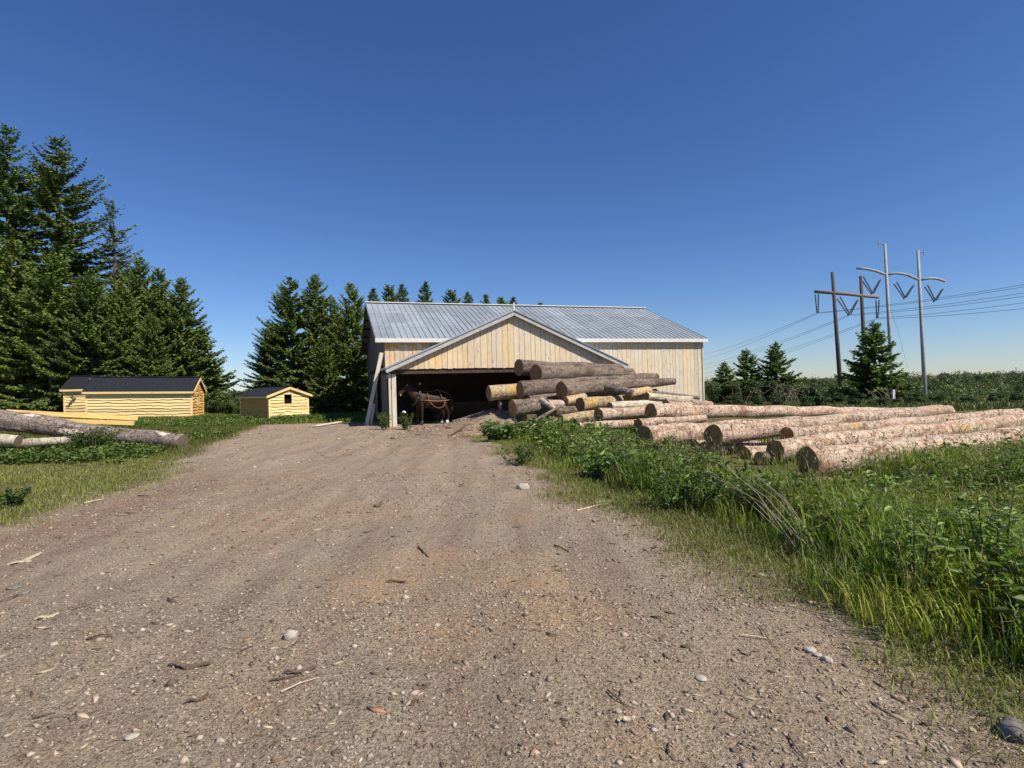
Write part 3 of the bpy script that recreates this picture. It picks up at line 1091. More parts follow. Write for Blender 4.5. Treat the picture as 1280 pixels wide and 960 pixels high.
plog('short lit log tucked below the pale topmost log', (930, 568, 11.8), (1000, 562, 13.0), 9, 8, 'pine_bark', group=LONG)
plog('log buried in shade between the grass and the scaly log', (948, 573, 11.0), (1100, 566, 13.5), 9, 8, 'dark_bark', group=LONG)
plog('reddish short log half hidden by burdock leaves', (757, 553, 14.6), (812, 550, 15.4), 7, 6, 'red_bark', group=LONG)
plog('small log wedged on top of the pinkish ground log, bright yellow patch', (797, 530, 16.0), (880, 523, 18.0), 6, 5, 'pine_bark', group=LONG)
plog('thin pinkish log low at the front, above the leafy weeds', (722, 534, 16.6), (806, 529, 17.6), 6, 5.5, group=LONG)
plog('medium pinkish log left of the oval dark cut end', (749, 519, 18.0), (862, 508, 20.5), 7.5, 6, group=LONG)
PILE = 'dark logs heaped before the barn'
plog('short yellow peeled log ending in a black cut face', (700, 525, 18.3), (762, 517, 19.2), 6.8, 6.3, 'yellow_bark', group=PILE)
plog('bright pale short log at the foot of the heap by the weeds', (656, 537, 18.2), (700, 529, 18.9), 5.4, 5.2, 'pale_bark', group=PILE)
plog('pale stub lying in the weeds at the foot of the heap', (706, 542, 16.8), (732, 540, 17.3), 4.5, 4.3, 'pale_bark', group=PILE)
plog('topmost dark log furthest back on the heap', (649, 460, 23.0), (775, 462, 26.0), 9.5, 7, 'dark_bark', 'old_cut_wood', PILE)
plog('topmost dark log in front, long and thick, reaching past the roof corner', (669, 467, 21.8), (789, 466, 25.0), 11, 6.2, 'dark_bark', 'old_cut_wood', PILE)
plog('stubby sunlit log jutting furthest left from the heap', (611, 492, 21.4), (657, 488, 22.0), 9.8, 9.6, 'yellow_bark', 'old_cut_wood', PILE)
plog('short brown log in the middle tier, beside the sunlit stubby one', (650, 488, 21.0), (694, 484, 21.6), 10.5, 10, 'dark_bark', 'old_cut_wood', PILE)
plog('dark log in the middle tier running back to a ragged tip', (690, 484, 21.8), (820, 471, 25.2), 10, 5, 'dark_bark', 'old_cut_wood', PILE)
plog('long grey log in the middle tier tapering out to the right', (702, 489, 20.6), (843, 477, 24.0), 11, 4.2, 'dark_bark', 'old_cut_wood', PILE, bend=0.04)
plog('small crooked grey log lying across the long grey log', (757, 483, 20.4), (791, 491, 19.9), 5.5, 4.6, 'grey_bark', 'old_cut_wood', PILE)
plog('yellowish log with black end below the long grey log', (726, 506, 19.4), (808, 497, 21.2), 8.2, 5.8, 'yellow_bark', 'old_cut_wood', PILE)
plog('short barky log low at the left front of the heap', (641, 511, 19.8), (681, 505, 20.4), 9.8, 9.2, 'dark_bark', 'cut_wood', PILE)
plog('lit brown log wedged in the lower tier next to the short barky one', (683, 506, 20.2), (728, 506, 21.0), 7, 6.5, 'pine_bark', 'old_cut_wood', PILE)
plog('slim pale log under the yellowish log, tiny black end', (763, 508, 19.2), (818, 504, 20.4), 5, 5, 'pale_bark', 'old_cut_wood', PILE)
plog('bright short log with small dark round end at the right of the heap', (809, 496, 20.2), (864, 500, 20.8), 5.0, 4.8, 'pale_bark', 'old_cut_wood', PILE)
plog('thin grey pole behind the bright short log, by the barn wall', (806, 490, 21.5), (874, 497, 22.6), 3, 2.6, 'grey_bark', 'old_cut_wood', PILE)
# lower, mostly hidden tiers that carry the heap
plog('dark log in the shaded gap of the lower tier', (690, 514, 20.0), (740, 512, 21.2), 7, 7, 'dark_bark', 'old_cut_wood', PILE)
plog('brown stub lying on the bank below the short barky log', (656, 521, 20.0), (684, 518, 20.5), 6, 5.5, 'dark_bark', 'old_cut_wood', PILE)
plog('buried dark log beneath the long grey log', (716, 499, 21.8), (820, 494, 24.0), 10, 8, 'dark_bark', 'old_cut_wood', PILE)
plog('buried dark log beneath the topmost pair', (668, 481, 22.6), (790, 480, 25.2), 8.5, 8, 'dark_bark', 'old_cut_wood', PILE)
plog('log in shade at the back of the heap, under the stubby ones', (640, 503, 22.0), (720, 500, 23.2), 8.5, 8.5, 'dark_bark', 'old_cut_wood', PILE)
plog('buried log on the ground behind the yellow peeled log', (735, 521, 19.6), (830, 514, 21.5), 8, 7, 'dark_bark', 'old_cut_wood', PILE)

plog('split yellow piece poking out under the small crooked grey log', (787, 492, 20.2), (813, 488, 20.9), 5, 4.6, 'yellow_bark', 'cut_wood', PILE)
plog('brown log low in the heap behind the medium pinkish log', (742, 513, 19.9), (804, 509, 21.2), 6, 5.6, 'pine_bark', 'old_cut_wood', PILE)
plog('short dark log between the short barky and the middle tier logs', (660, 501, 20.9), (700, 498, 21.4), 6.5, 6, 'dark_bark', 'old_cut_wood', PILE)
plog('short yellow stub left of the yellowish log', (706, 501, 20.4), (731, 498, 20.9), 6, 6, 'yellow_bark', 'cut_wood', PILE)
plog('thin crooked pole leaning on the front of the heap', (668, 526, 19.2), (701, 507, 19.8), 2.0, 1.6, 'grey_bark', 'old_cut_wood', PILE)
plog('dark stub in the weeds under the yellow peeled log', (704, 534, 17.9), (728, 531, 18.2), 4.2, 4, 'dark_bark', 'old_cut_wood', PILE)
plog('pinkish log end right of the bright short log', (832, 504, 20.0), (888, 506, 22.0), 4.8, 4.5, 'pine_bark', 'cut_wood', PILE)
plog('pale broken slab across the lower tier', (676, 500, 20.1), (694, 512, 19.8), 3.2, 3.0, 'pale_bark', 'cut_wood', PILE)
plog('slim brown log above the thin pinkish one at the front', (718, 527, 17.6), (760, 522, 18.6), 4.0, 3.8, 'dark_bark', 'old_cut_wood', PILE)

# upright stakes
def stake(label, a, b, r, m='dark_bark'):
    A, B = at(*a), at(*b)
    A.z = min(A.z, terrain1(A.x, A.y) + 0.0) if A.z < 0.9 else A.z
    mb = MB()
    mb.tube([A, B], [r * 1.05, r], 8)
    return tag(mb.build('stake', M[m], None), label, 'stake', 'short wooden stakes holding the heap')


stake('short wooden stake standing under the stubby sunlit log', (626, 517, 21.6), (625, 501, 21.6), 0.07, 'dark_bark')  # dark bark colour stands in for the shade under the log

# left logs
LEFT = 'old rough logs left of the road'
plog('big rough grey log with white scars, running out of the left edge', (-30, 521, 15.6), (124, 545, 16.4), 13.5, 11.5, 'grey_bark', 'grey_cut_wood', LEFT, knots=1.5, bend=0.05)
plog('reddish grey log ending squarely at the road', (80, 539, 17.4), (230, 553, 16.6), 12.5, 10, 'grey_bark', 'grey_cut_wood', LEFT, knots=1.2)
plog('peeled pale log low under the big rough grey one', (-25, 556, 15.2), (90, 551, 15.9), 6, 5, 'pale_bark', 'grey_cut_wood', LEFT)
plog('second pale log poking from the left edge near the grass', (-30, 549, 15.0), (22, 552, 15.1), 8, 7, 'pale_bark', 'grey_cut_wood', LEFT)

# squared beams behind them
def timber(label, a, b, wd, ht):
    A, B = at(*a), at(*b)
    mb = MB()
    ln = (B - A).length
    mb.box(0, ln, -wd / 2, wd / 2, -ht / 2, ht / 2)
    o = mb.build('timber_beam', M['timber'])
    o.rotation_mode = 'QUATERNION'
    o.rotation_quaternion = (B - A).to_track_quat('X', 'Z')
    o.location = A
    return tag(o, label, 'beam', 'fresh squared beams before the shed')


timber('fresh orange squared beam lying highest before the long shed', (8, 514.5, 22.0), (172, 523, 24.5), 0.30, 0.17)
timber('fresh squared beam under the top one, half hidden by the rough log', (-8, 523, 22.0), (168, 529, 24.0), 0.34, 0.16)


# ------------------------------------------------------------------ planks around the barn
def plank(label, p, q, wd, th, up=(0, -1, 0.2), m='plank'):
    mb = MB()
    p, q = Vector(p), Vector(q)
    ln = (q - p).length
    mb.box(-wd / 2, wd / 2, -th / 2, th / 2, 0, ln)
    o = mb.build('plank', M[m])
    z = (q - p).normalized()
    x = Vector(up).cross(z).normalized()
    y = z.cross(x)
    o.matrix_world = Matrix.Translation(p) @ Matrix((x, y, z)).transposed().to_4x4()
    return tag(o, label, 'plank', 'boards leaning or lying near the barn')


plank('long pale board leaning against the barn corner, tallest', at(456.5, 539, 25.3), at(477, 441, 26.3), 0.17, 0.04)
plank('shorter pale board leaning beside the tallest one', at(462.5, 537, 25.5), at(467.5, 505, 25.7), 0.12, 0.035)
plank('dark old board leaning behind the pale ones at the barn corner', at(459, 537, 25.8), at(475, 447, 26.6), 0.16, 0.04, m='dark_timber')
P1, P2 = gnd(392, 534), gnd(425, 530)
plank('grey white board lying flat on the ground by the trees', P1 + Vector((0, 0, .06)), P2 + Vector((0, 0, .09)), 0.3, 0.04, up=(0, 0.1, 1))
P1, P2 = at(384, 519, 36), at(418, 517, 36.5)
plank('pale board lying in the shade under the spruces', Vector((P1.x, P1.y, .12)), Vector((P2.x, P2.y, .16)), 0.3, 0.05, up=(0, .1, 1))
P1, P2 = gnd(575, 522, 0.5), gnd(628, 509, 0.5)
plank('old flat board on the dirt bank in front of the bay', Vector((-2.4, 22.2, terrain1(-2.4, 22.2) + .05)), Vector((-0.75, 22.5, terrain1(-.75, 22.5) + .05)), 0.22, 0.05, up=(0, 0.1, 1), m='old_board')


# ------------------------------------------------------------------ horse
def build_horse(loc, yaw):
    rt = thing('horse', 'brown harnessed draft horse with white feet standing in the barn bay', 'horse', loc, yaw)
    pts, edges, rad_ = [], [], []

    def v(p, r, prev=None):
        pts.append(p); rad_.append(r)
        i = len(pts) - 1
        if prev is not None:
            edges.append((prev, i))
        return i
    pel = v((-.55, 0, 1.26), (.29, .31))
    mid = v((-.12, 0, 1.17), (.31, .33), pel)
    rib = v((.25, 0, 1.15), (.29, .33), mid)
    che = v((.55, 0, 1.22), (.23, .29), rib)
    nb = v((.76, 0, 1.42), (.19, .28), che)
    nm = v((.92, 0, 1.62), (.145, .225), nb)
    po = v((1.07, 0, 1.78), (.12, .16), nm)
    hd = v((1.24, 0, 1.66), (.12, .15), po)
    h2 = v((1.40, 0, 1.47), (.095, .105), hd)
    mz = v((1.50, 0, 1.34), (.08, .088), h2)
    ru = v((-.82, 0, 1.20), (.22, .22), pel)
    for s, dx in ((-1, 0.0), (1, -0.10)):
        a = v((-.60 + dx * .3, .17 * s, 1.02), (.15, .2), pel)
        b = v((-.52 + dx, .17 * s, .82), (.11, .15), a)
        c = v((-.74 + dx, .16 * s, .52), (.06, .075), b)
        d = v((-.70 + dx, .16 * s, .20), (.045, .05), c)
        e = v((-.66 + dx, .16 * s, .09), (.06, .065), d)
    for s, dx in ((-1, 0.04), (1, -0.06)):
        a = v((.50, .16 * s, .98), (.12, .16), che)
        b = v((.51 + dx * .6, .16 * s, .74), (.08, .10), a)
        c = v((.53 + dx, .16 * s, .48), (.058, .06), b)
        d = v((.52 + dx, .16 * s, .20), (.043, .046), c)
        e = v((.56 + dx, .16 * s, .09), (.058, .062), d)
    me = bpy.data.meshes.new('body')
    me.from_pydata(pts, edges, [])
    o = bpy.data.objects.new('body', me)
    link(o)
    sk_ = o.modifiers.new('skin', 'SKIN')
    sk_.use_smooth_shade = True
    for i, d in enumerate(me.skin_vertices[0].data):
        d.radius = rad_[i]
        d.use_root = (i == 0)
    ss = o.modifiers.new('sub', 'SUBSURF')
    ss.levels = ss.render_levels = 2
    dg = bpy.context.evaluated_depsgraph_get()
    nm_ = bpy.data.meshes.new_from_object(o.evaluated_get(dg))
    nm_.name = 'body'
    nm_.polygons.foreach_set('use_smooth', [True] * len(nm_.polygons))
    o.modifiers.clear()
    o.data = nm_
    nm_.materials.clear()
    nm_.materials.append(M['horse'])
    o.parent = rt
    # hooves with white feather
    for (x, y) in ((-.66, -.16), (-.76, .16), (.60, -.16), (.50, .16)):
        mb = MB()
        mb.tube([(x - .02, y, .17), (x, y, .09), (x + .03, y, 0.0)], [.055, .075, .085], 12)
        mb.build('hoof', M['hoof' if x < 0 else 'mane'], rt, True)
    for s in (-1, 1):
        mb = MB()
        mb.tube([(1.06, .06 * s, 1.88), (1.05, .085 * s, 1.98), (1.06, .08 * s, 2.06)], [.045, .04, .006], 8)
        mb.build('ear', M['horse'], rt, True)
        mb = MB()
        mb.tube([(1.215, .09 * s, 1.72), (1.215, .118 * s, 1.72)], [.024, .016], 8)
        mb.build('eye', M['eye'], rt, True)
    # mane and forelock: hanging locks
    mb = MB()
    r = random.Random(4)
    for k in range(34):
        t = k / 33
        p = Vector((.62, 0, 1.60)).lerp(Vector((1.07, 0, 1.92)), t)
        s = r.choice((-1, -1, 1))
        mb.tube([p, p + Vector((.0, .10 * s, -.10)), p + Vector((-.02, .16 * s, -.32 + r.uniform(-.06, .06)))], [.03, .028, .006], 5)
    for k in range(7):
        mb.tube([(1.07, 0, 1.93), (1.19, .03 * r.uniform(-1, 1), 1.85), (1.27, .06 * r.uniform(-1, 1), 1.72)], [.025, .022, .005], 5)
    mb.build('mane', M['mane'], rt, True)
    mb = MB()
    for k in range(14):
        a, b = r.uniform(-.05, .05), r.uniform(-.05, .05)
        mb.tube([(-.98, 0, 1.30), (-1.08, a * .5, 1.1), (-1.10 + b, a, .8), (-1.06 + b, a * 1.5, .45 + r.uniform(0, .1))], [.035, .045, .04, .008], 6)
    mb.build('tail', M['mane'], rt, True)

    def hoop(c, ry, rz, tilt, wd, m, name, n=28, a0=0, a1=360):
        mb = MB()
        p = []
        for k in range(n + 1):
            a = rad(a0 + (a1 - a0) * k / n)
            y, z = ry * math.cos(a), rz * math.sin(a)
            p.append((c[0] - z * math.sin(tilt), y, c[2] + z * math.cos(tilt)))
        mb.tube(p, wd, 8)
        return mb.build(name, M[m], rt, True)
    hoop((.66, 0, 1.28), .235, .38, rad(24), .065, 'black_leather', 'collar')
    for s in (-1, 1):
        mb = MB()
        mb.tube([(.66, .20 * s, 1.02), (.60, .285 * s, 1.26), (.53, .20 * s, 1.58), (.485, .05 * s, 1.76), (.47, .06 * s, 1.86)], [.018, .026, .024, .02, .012], 8)
        hm = mb.build('hame', M['black_leather'], rt, True)
        mb = MB()
        mb.tube([(.475, .055 * s, 1.82), (.468, .062 * s, 1.89), (.462, .065 * s, 1.93)], [.02, .034, .01], 8)
        mb.build('hame_ball', M['brass'], hm, True)
    hoop((.22, 0, 1.16), .325, .37, 0, .022, 'tan_strap', 'girth_strap')
    hoop((-.42, 0, 1.24), .34, .35, rad(-10), .018, 'tan_strap', 'hip_strap', a0=-20, a1=200)
    # breeching band round the rump and trace line along the flank
    mb = MB()
    mb.tube([(.60, -.30, 1.14), (.2, -.36, 1.10), (-.3, -.36, 1.06), (-.75, -.29, 1.08), (-.99, -.12, 1.12), (-1.02, 0, 1.12), (-.99, .12, 1.12), (-.75, .29, 1.08), (-.3, .36, 1.06), (.2, .36, 1.1), (.6, .3, 1.14)], .024, 8)
    mb.build('breeching', M['tan_strap'], rt, True)
    mb = MB()
    for s in (-1, 1):
        mb.tube([(.22, .35 * s, 1.10), (0, .375 * s, .86), (-.25, .37 * s, .74), (-.5, .36 * s, .80), (-.62, .33 * s, 1.07)], .016, 6)
    mb.build('trace_loop', M['tan_strap'], rt, True)
    mb = MB()
    mb.tube([(-1.0, 0, 1.32), (-.8, 0, 1.435), (-.5, 0, 1.56), (-.1, 0, 1.52), (.3, 0, 1.50), (.5, 0, 1.58)], .018, 6)
    mb.build('back_strap', M['tan_strap'], rt, True)
    # bridle
    mb = MB()
    for s in (-1, 1):
        mb.tube([(1.06, 0, 1.95), (1.12, .115 * s, 1.80), (1.26, .108 * s, 1.60), (1.40, .085 * s, 1.44), (1.42, .07 * s, 1.38)], .014, 6)
        mb.tube([(1.20, 0, 1.84), (1.17, .11 * s, 1.79)], .013, 6)
        mb.tube([(1.41, 0, 1.55), (1.38, .085 * s, 1.49), (1.31, .05 * s, 1.40)], .013, 6)
        mb.hexa([(1.19, .118 * s, 1.66), (1.29, .118 * s, 1.70), (1.29, .13 * s, 1.70), (1.19, .13 * s, 1.66), (1.15, .118 * s, 1.76), (1.24, .118 * s, 1.80), (1.24, .13 * s, 1.80), (1.15, .13 * s, 1.76)])
    br = mb.build('bridle', M['black_leather'], rt, True)
    mb = MB()
    for s in (-1, 1):
        mb.tube([(1.42, .078 * s, 1.38), (1.42, .10 * s, 1.38)], .03, 10)
        mb.tube([(1.13, .12 * s, 1.83), (1.13, .135 * s, 1.83)], .028, 10)
    mb.build('bit_ring', M['brass'], br, True)
    return rt


hp = at(538, 522, 25.6)
build_horse((hp.x, hp.y, terrain1(hp.x, hp.y)), math.atan2(-0.52, -0.85))


# ------------------------------------------------------------------ foliage generators
def spruce_data(seed, H, R, z0=0.3, power=0.85, dens=1.0, ragged=0.25, dead=0.0, tint=(0.036, 0.058, 0.026), gap=0.0):
    rng = np.random.default_rng(seed)
    Ps, Ds, Ls, Ws, Cs = [], [], [], [], []
    limbs = MB()
    z = z0
    tint = np.array(tint)
    while z < H - 0.1:
        f = (z - z0) / (H - z0)
        Lb = R * (1 - f) ** power
        Lb *= 0.7 + 0.3 * min(1, f * 8 + 0.4)
        nb = 7 if f < 0.8 else 5
        for b in range(nb):
            if rng.random() < gap:
                continue
            az = rng.uniform(0, 2 * np.pi)
            L = max(0.16, Lb * rng.uniform(1 - 1.4 * ragged, 1 + 0.6 * ragged))
            e = rad(-14 + 55 * f ** 1.3 + rng.normal() * 6)
            step = 0.105 / dens
            t = np.arange(0.05 + 0.22 * L * rng.uniform(.3, 1), L, step)
            if len(t) < 2:
                t = np.linspace(0.05, L, 3)
            q = t / L
            rr = t * math.cos(e)
            zz = z + t * math.sin(e) - 0.10 * L * np.sin(np.pi * q) + 0.10 * L * q ** 3
            base = np.stack([rr * math.cos(az), rr * math.sin(az), zz], 1)
            fwd = np.array([math.cos(az), math.sin(az), math.sin(e) * .6])
            if L > 1.0 and f < .85:
                limbs.tube([(0, 0, z), tuple(base[len(base) // 2]), tuple(base[-1])], [0.03, .02, .006], 4, False)
            dd = dead > 0 and rng.random() < dead
            for side in (-1, 1, -1, 1, -1, 1, 0, 0):
                keep = rng.random(len(t)) < (0.25 if dd else 0.93)
                k = int(keep.sum())
                if not k:
                    continue
                p = base[keep] + rng.normal(size=(k, 3)) * 0.035
                qq = q[keep]
                off = side * rng.uniform(rad(32), rad(75), k)
                d = np.stack([np.cos(az + off), np.sin(az + off), np.full(k, fwd[2]) - 0.32 * abs(side) + rng.normal(size=k) * 0.28], 1)
                ln = (0.15 + 0.30 * (1 - qq) * min(1.0, L / 2)) * rng.uniform(.7, 1.25, k)
                Ps.append(p); Ds.append(d); Ls.append(ln)
                Ws.append(np.clip(ln * 0.46, 0.08, 0.17) * rng.uniform(.8, 1.2, k))
                c = tint[None] * rng.uniform(0.6, 1.45, (k, 1)) * (1 + 0.55 * (qq[:, None] > 0.86) * rng.uniform(0.2, 1, (k, 1)))
                c = c * np.array([1.0, 1.0, 1.0])
                if dd:
                    c = np.array([[0.10, 0.075, 0.055]]) * rng.uniform(.7, 1.2, (k, 1))
                Cs.append(c)
        z += (0.22 + 0.14 * (1 - f)) * rng.uniform(.8, 1.2) * (H / 11) ** 0.35
    # leader
    k = 60
    Ps.append(np.stack([np.zeros(k), np.zeros(k), np.linspace(H - 1.0, H, k)], 1))
    Ds.append(np.concatenate([rng.normal(size=(k, 2)) * 0.8, np.full((k, 1), 0.9)], 1))
    Ls.append(np.linspace(0.32, 0.14, k)); Ws.append(np.full(k, 0.06)); Cs.append(np.tile(tint, (k, 1)))
    P, D, L, W, C = (np.concatenate(a) for a in (Ps, Ds, Ls, Ws, Cs))
    V, T, CC = cards(P, D, L, W, C, rng, 0.2)
    me = tri_mesh('crown', V, T, CC, M['needles'])
    mb = limbs
    mb.tube([(0, 0, -0.3), (0.02, 0, H * .35), (0, 0.02, H * .7), (0, 0, H - .2)], [H * .017 + .03, H * .012 + .02, H * .006 + .01, .01], 9)
    tm = bpy.data.meshes.new('trunk')
    tm.from_pydata(mb.v, [], mb.f)
    tm.materials.append(M['trunk'])
    return me, tm, H


def place_tree(name, label, cat, data, loc, scale, rotz, group=None, sxy=None):
    me, tm, H = data
    rt = thing(name, label, cat, loc, rotz, group)
    rt.scale = (sxy or scale, sxy or scale, scale)
    link(bpy.data.objects.new('crown', me), rt)
    link(bpy.data.objects.new('trunk', tm), rt)
    return rt


SPR = {
    'broad': spruce_data(1, 12, 4.4, 0.1, 0.66, 0.95, 0.26, tint=(0.110, 0.153, 0.037)),
    'dense': spruce_data(2, 12, 4.0, 0.1, 0.62, 0.95, 0.24, tint=(0.123, 0.168, 0.037)),
    'dense2': spruce_data(3, 12, 3.7, 0.1, 0.60, 0.95, 0.30, tint=(0.135, 0.178, 0.039)),
    'slim': spruce_data(4, 11, 2.5, 0.3, 0.72, 1.1, 0.25, tint=(0.102, 0.146, 0.040)),
    'open': spruce_data(5, 18, 5.0, 2.5, 0.56, 0.72, 0.40, tint=(0.107, 0.146, 0.040), gap=0.2),
    'open2': spruce_data(8, 18, 4.4, 1.5, 0.6, 0.72, 0.35, tint=(0.092, 0.137, 0.041), gap=0.15),
    'sparse': spruce_data(6, 14, 2.1, 4.0, 0.40, 0.5, 0.5, dead=0.6, gap=0.42, tint=(0.102, 0.137, 0.037)),
    'small': spruce_data(7, 5.5, 2.1, 0.1, 0.74, 1.2, 0.38, tint=(0.114, 0.164, 0.037), gap=0.12),
}


def spruce(px, py, Y, kind, label, group, wide=1.0, rot=None):
    tp = at(px, py, Y)
    g = terrain1(tp.x, tp.y)
    s = (tp.z - g) / SPR[kind][2]
    return place_tree('spruce_tree', label, 'tree', SPR[kind], (tp.x, tp.y, g), s, rot if rot is not None else random.uniform(0, 6.28), group, s * wide)


random.seed(21)
GL = 'spruces behind the yellow sheds'
for a in (
    (8, 158, 45, 'open2', 'tall dark spruce cut off by the left edge, taller than its neighbour', 1.0),
    (70, 175, 47, 'open', 'tall broad spruce with bare trunk showing, above the dense wall of trees', 1.15),
    (141, 250, 48, 'sparse', 'thin ragged half bare spruce with a tufted top', 1.0),
    (174, 321, 42, 'dense', 'spruce with a loose pointed top right of the ragged half bare one', 0.85),
    (198, 336, 41, 'dense2', 'spruce with narrow top between loose pointed one and the outermost', 0.9),
    (226, 347, 40, 'dense', 'outermost spruce of the left grove, open sky on its right side', 1.0),
    (250, 408, 41, 'small', 'low spruce at the right foot of the left grove', 1.15),
    (14, 300, 38, 'dense2', 'dense spruce low at the left edge, behind the rough log', 1.2),
    (62, 318, 37, 'dense', 'dense green spruce below the tall broad one', 1.2),
    (112, 338, 37, 'broad', 'dense spruce directly behind the black roofed long shed', 1.1),
    (152, 352, 38, 'dense2', 'dense spruce below the ragged half bare one', 1.0),
    (38, 345, 39, 'broad', 'bushy spruce filling the gap between the two left dense ones', 1.1),
    (90, 365, 39, 'dense2', 'lowest front spruce over the roof of the hidden shed', 1.15),
    (188, 392, 37, 'dense', 'front spruce over the right end of the long shed roof', 1.0),
    (118, 352, 42, 'dense2', 'spruce filling the wall of trees below the ragged one, set back', 1.1),
    (205, 372, 43, 'broad', 'set back spruce filling the gap before the outermost one', 1.1),
    (160, 336, 45, 'dense', 'set back spruce right beside the ragged half bare trunk', 1.0),
    (-45, 262, 41, 'dense', 'spruce mostly outside the left edge of the view', 1.1),
):
    spruce(a[0], a[1], a[2], a[3], a[4], GL, a[5])
GM = 'spruces between the windowed shed and the barn'
for a in (
    (362, 347, 41, 'broad', 'wide spruce right behind the windowed shed, long left branches', 1.08),
    (393, 343, 42, 'dense', 'tallest spruce of the middle clump, in its centre', 0.95),
    (439, 354, 40, 'dense2', 'spruce of the middle clump standing closest to the barn', 0.9),
    (415, 372, 44, 'broad', 'spruce deep inside the middle clump, behind the others', 1.0),
    (338, 408, 42.5, 'dense', 'lower spruce at the left of the middle clump', 1.25),
    (405, 420, 38.5, 'dense2', 'low front spruce of the middle clump over the lying board', 1.15),
):
    spruce(a[0], a[1], a[2], a[3], a[4], GM, a[5])
GB = 'treetops above the barn roof'
for k, a in enumerate((
    (466, 360, 'treetop next to the left end of the barn ridge'), (486, 357, 'thin treetop second along the barn ridge'), (503, 355, 'treetop third along the ridge, with double tip'),
    (531, 352, 'tallest of the treetops over the barn ridge'), (563, 363, 'broad low treetop right of the tallest over the ridge'), (585, 365, 'pointed treetop midway between the tallest and the porch peak'),
    (607, 368, 'small treetop left of the pair near the porch peak'), (627, 372, 'left one of the close pair near the porch peak'), (641, 371, 'right one of the close pair near the porch peak'),
    (675, 378, 'lone last treetop right of the porch peak'))):
    spruce(a[0], a[1], 58 + (k % 3), ('slim', 'dense2', 'slim')[k % 3], a[2], GB, 1.1)
GR = 'small spruces right of the barn'
for a in (
    (906, 452, 40, 'small', 'smallest young spruce next to the barn corner', 1.35),
    (933, 436, 41, 'small', 'middle one of three young spruces beside the barn', 1.3),
    (970, 427, 40, 'small', 'tallest of three young spruces, with a long bare tip', 1.25),
    (1092, 402, 36, 'small', 'solitary bushy spruce in front of the dark wooden poles', 1.3),
):
    spruce(a[0], a[1], a[2], a[3], a[4], GR, a[5])


# ---- leafy shrubs
def shrub_data(seed, H, R, n, leaf=0.10, tint=(0.05, 0.085, 0.018), lobes=7, stems=8):
    rng = np.random.default_rng(seed)
    cen = np.stack([rng.normal(size=lobes) * R * .45, rng.normal(size=lobes) * R * .45, rng.uniform(.3, .8, lobes) * H], 1)
    cen[0] = (0, 0, H * .72)
    lr = rng.uniform(.3, .55, lobes) * min(R, H * .6)
    lb = rng.integers(0, lobes, n)
    d = nrm(rng.normal(size=(n, 3)))
    P = cen[lb] + d * (lr[lb] * rng.uniform(.35, 1.05, n) ** 0.6)[:, None] * np.array([1, 1, .9])
    P[:, 2] = np.maximum(P[:, 2], 0.02)
    D = d * 0.7 + rng.normal(size=(n, 3)) * 0.7 + np.array([0, 0, .15])
    L = leaf * rng.uniform(.7, 1.35, n)
    C = np.array(tint)[None] * rng.uniform(.6, 1.5, (n, 1)) * (1 + 0.25 * rng.normal(size=(lobes, 1))[lb] * .6)
    C = np.clip(C, 0.008, .3)
    fc = nrm(d + rng.normal(size=(n, 3)) * .6)
    V, T, CC = cards(P, np.cross(fc, rng.normal(size=(n, 3))), L, L * 0.6, C, rng, .2, fc)
    me = tri_mesh('foliage', V, T, CC, M['leaf'])
    mb = MB()
    for k in range(stems):
        c = cen[k % lobes]
        mb.tube([(c[0] * .15, c[1] * .15, -.1), (c[0] * .6, c[1] * .6, c[2] * .55), tuple(c)], [.03, .02, .008], 5)
    sm = bpy.data.meshes.new('stem')
    sm.from_pydata(mb.v, [], mb.f)
    sm.materials.append(M['trunk'])
    return me, sm


SHR = [shrub_data(31, 2.0, 1.7, 5200, 0.13, (0.045, 0.072, 0.02)), shrub_data(32, 2.2, 1.5, 5200, 0.13, (0.075, 0.11, 0.026)), shrub_data(33, 1.6, 1.8, 5000, 0.12, (0.038, 0.06, 0.02))]


def shrub(px, base_Y, ztop_px, kind, label, group, wide=1.0, cat='shrub', name='shrub'):
    tp = at(px, ztop_px, base_Y)
    g = terrain1(tp.x, tp.y)
    s = max(0.2, (tp.z - g) / (2.0, 2.2, 1.6)[kind])
    rt = thing(name, label, cat, (tp.x, tp.y, g), random.uniform(0, 6.28), group)
    rt.scale = (s * wide, s * wide, s)
    link(bpy.data.objects.new('foliage', SHR[kind][0]), rt)
    link(bpy.data.objects.new('stem', SHR[kind][1]), rt)
    return rt


GBR = 'bushes beyond the logs'
for a in ((892, 39, 486, 0, 'dark bush right against the far barn corner', 1.0), (918, 38, 478, 2, 'bush below the smallest young spruce', 1.1), (948, 37.5, 474, 0, 'bush among the bare pale stems', 1.15),
          (985, 38, 478, 2, 'bush right of the tallest young spruce', 1.2), (1012, 42, 486, 1, 'light green bush midway between young spruces and dark pole', 1.3), (1040, 41, 484, 0, 'bush at the foot of the dark wooden pole', 1.1),
          (1064, 35, 487, 2, 'bush touching the left side of the solitary spruce', 1.0), (1120, 36, 488, 1, 'bush touching the right side of the solitary spruce', 1.0),
          (1150, 44, 488, 1, 'light green bush at the foot of the steel pole', 1.3), (1185, 48, 489, 1, 'rounded light bush right of the steel pole foot', 1.35), (1215, 52, 495, 0, 'dark bush behind the long log ends', 1.5), (1262, 45, 494, 1, 'bush at the right edge behind the logs', 1.2)):
    shrub(a[0], a[1], a[2], a[3], a[4], GBR, a[5])
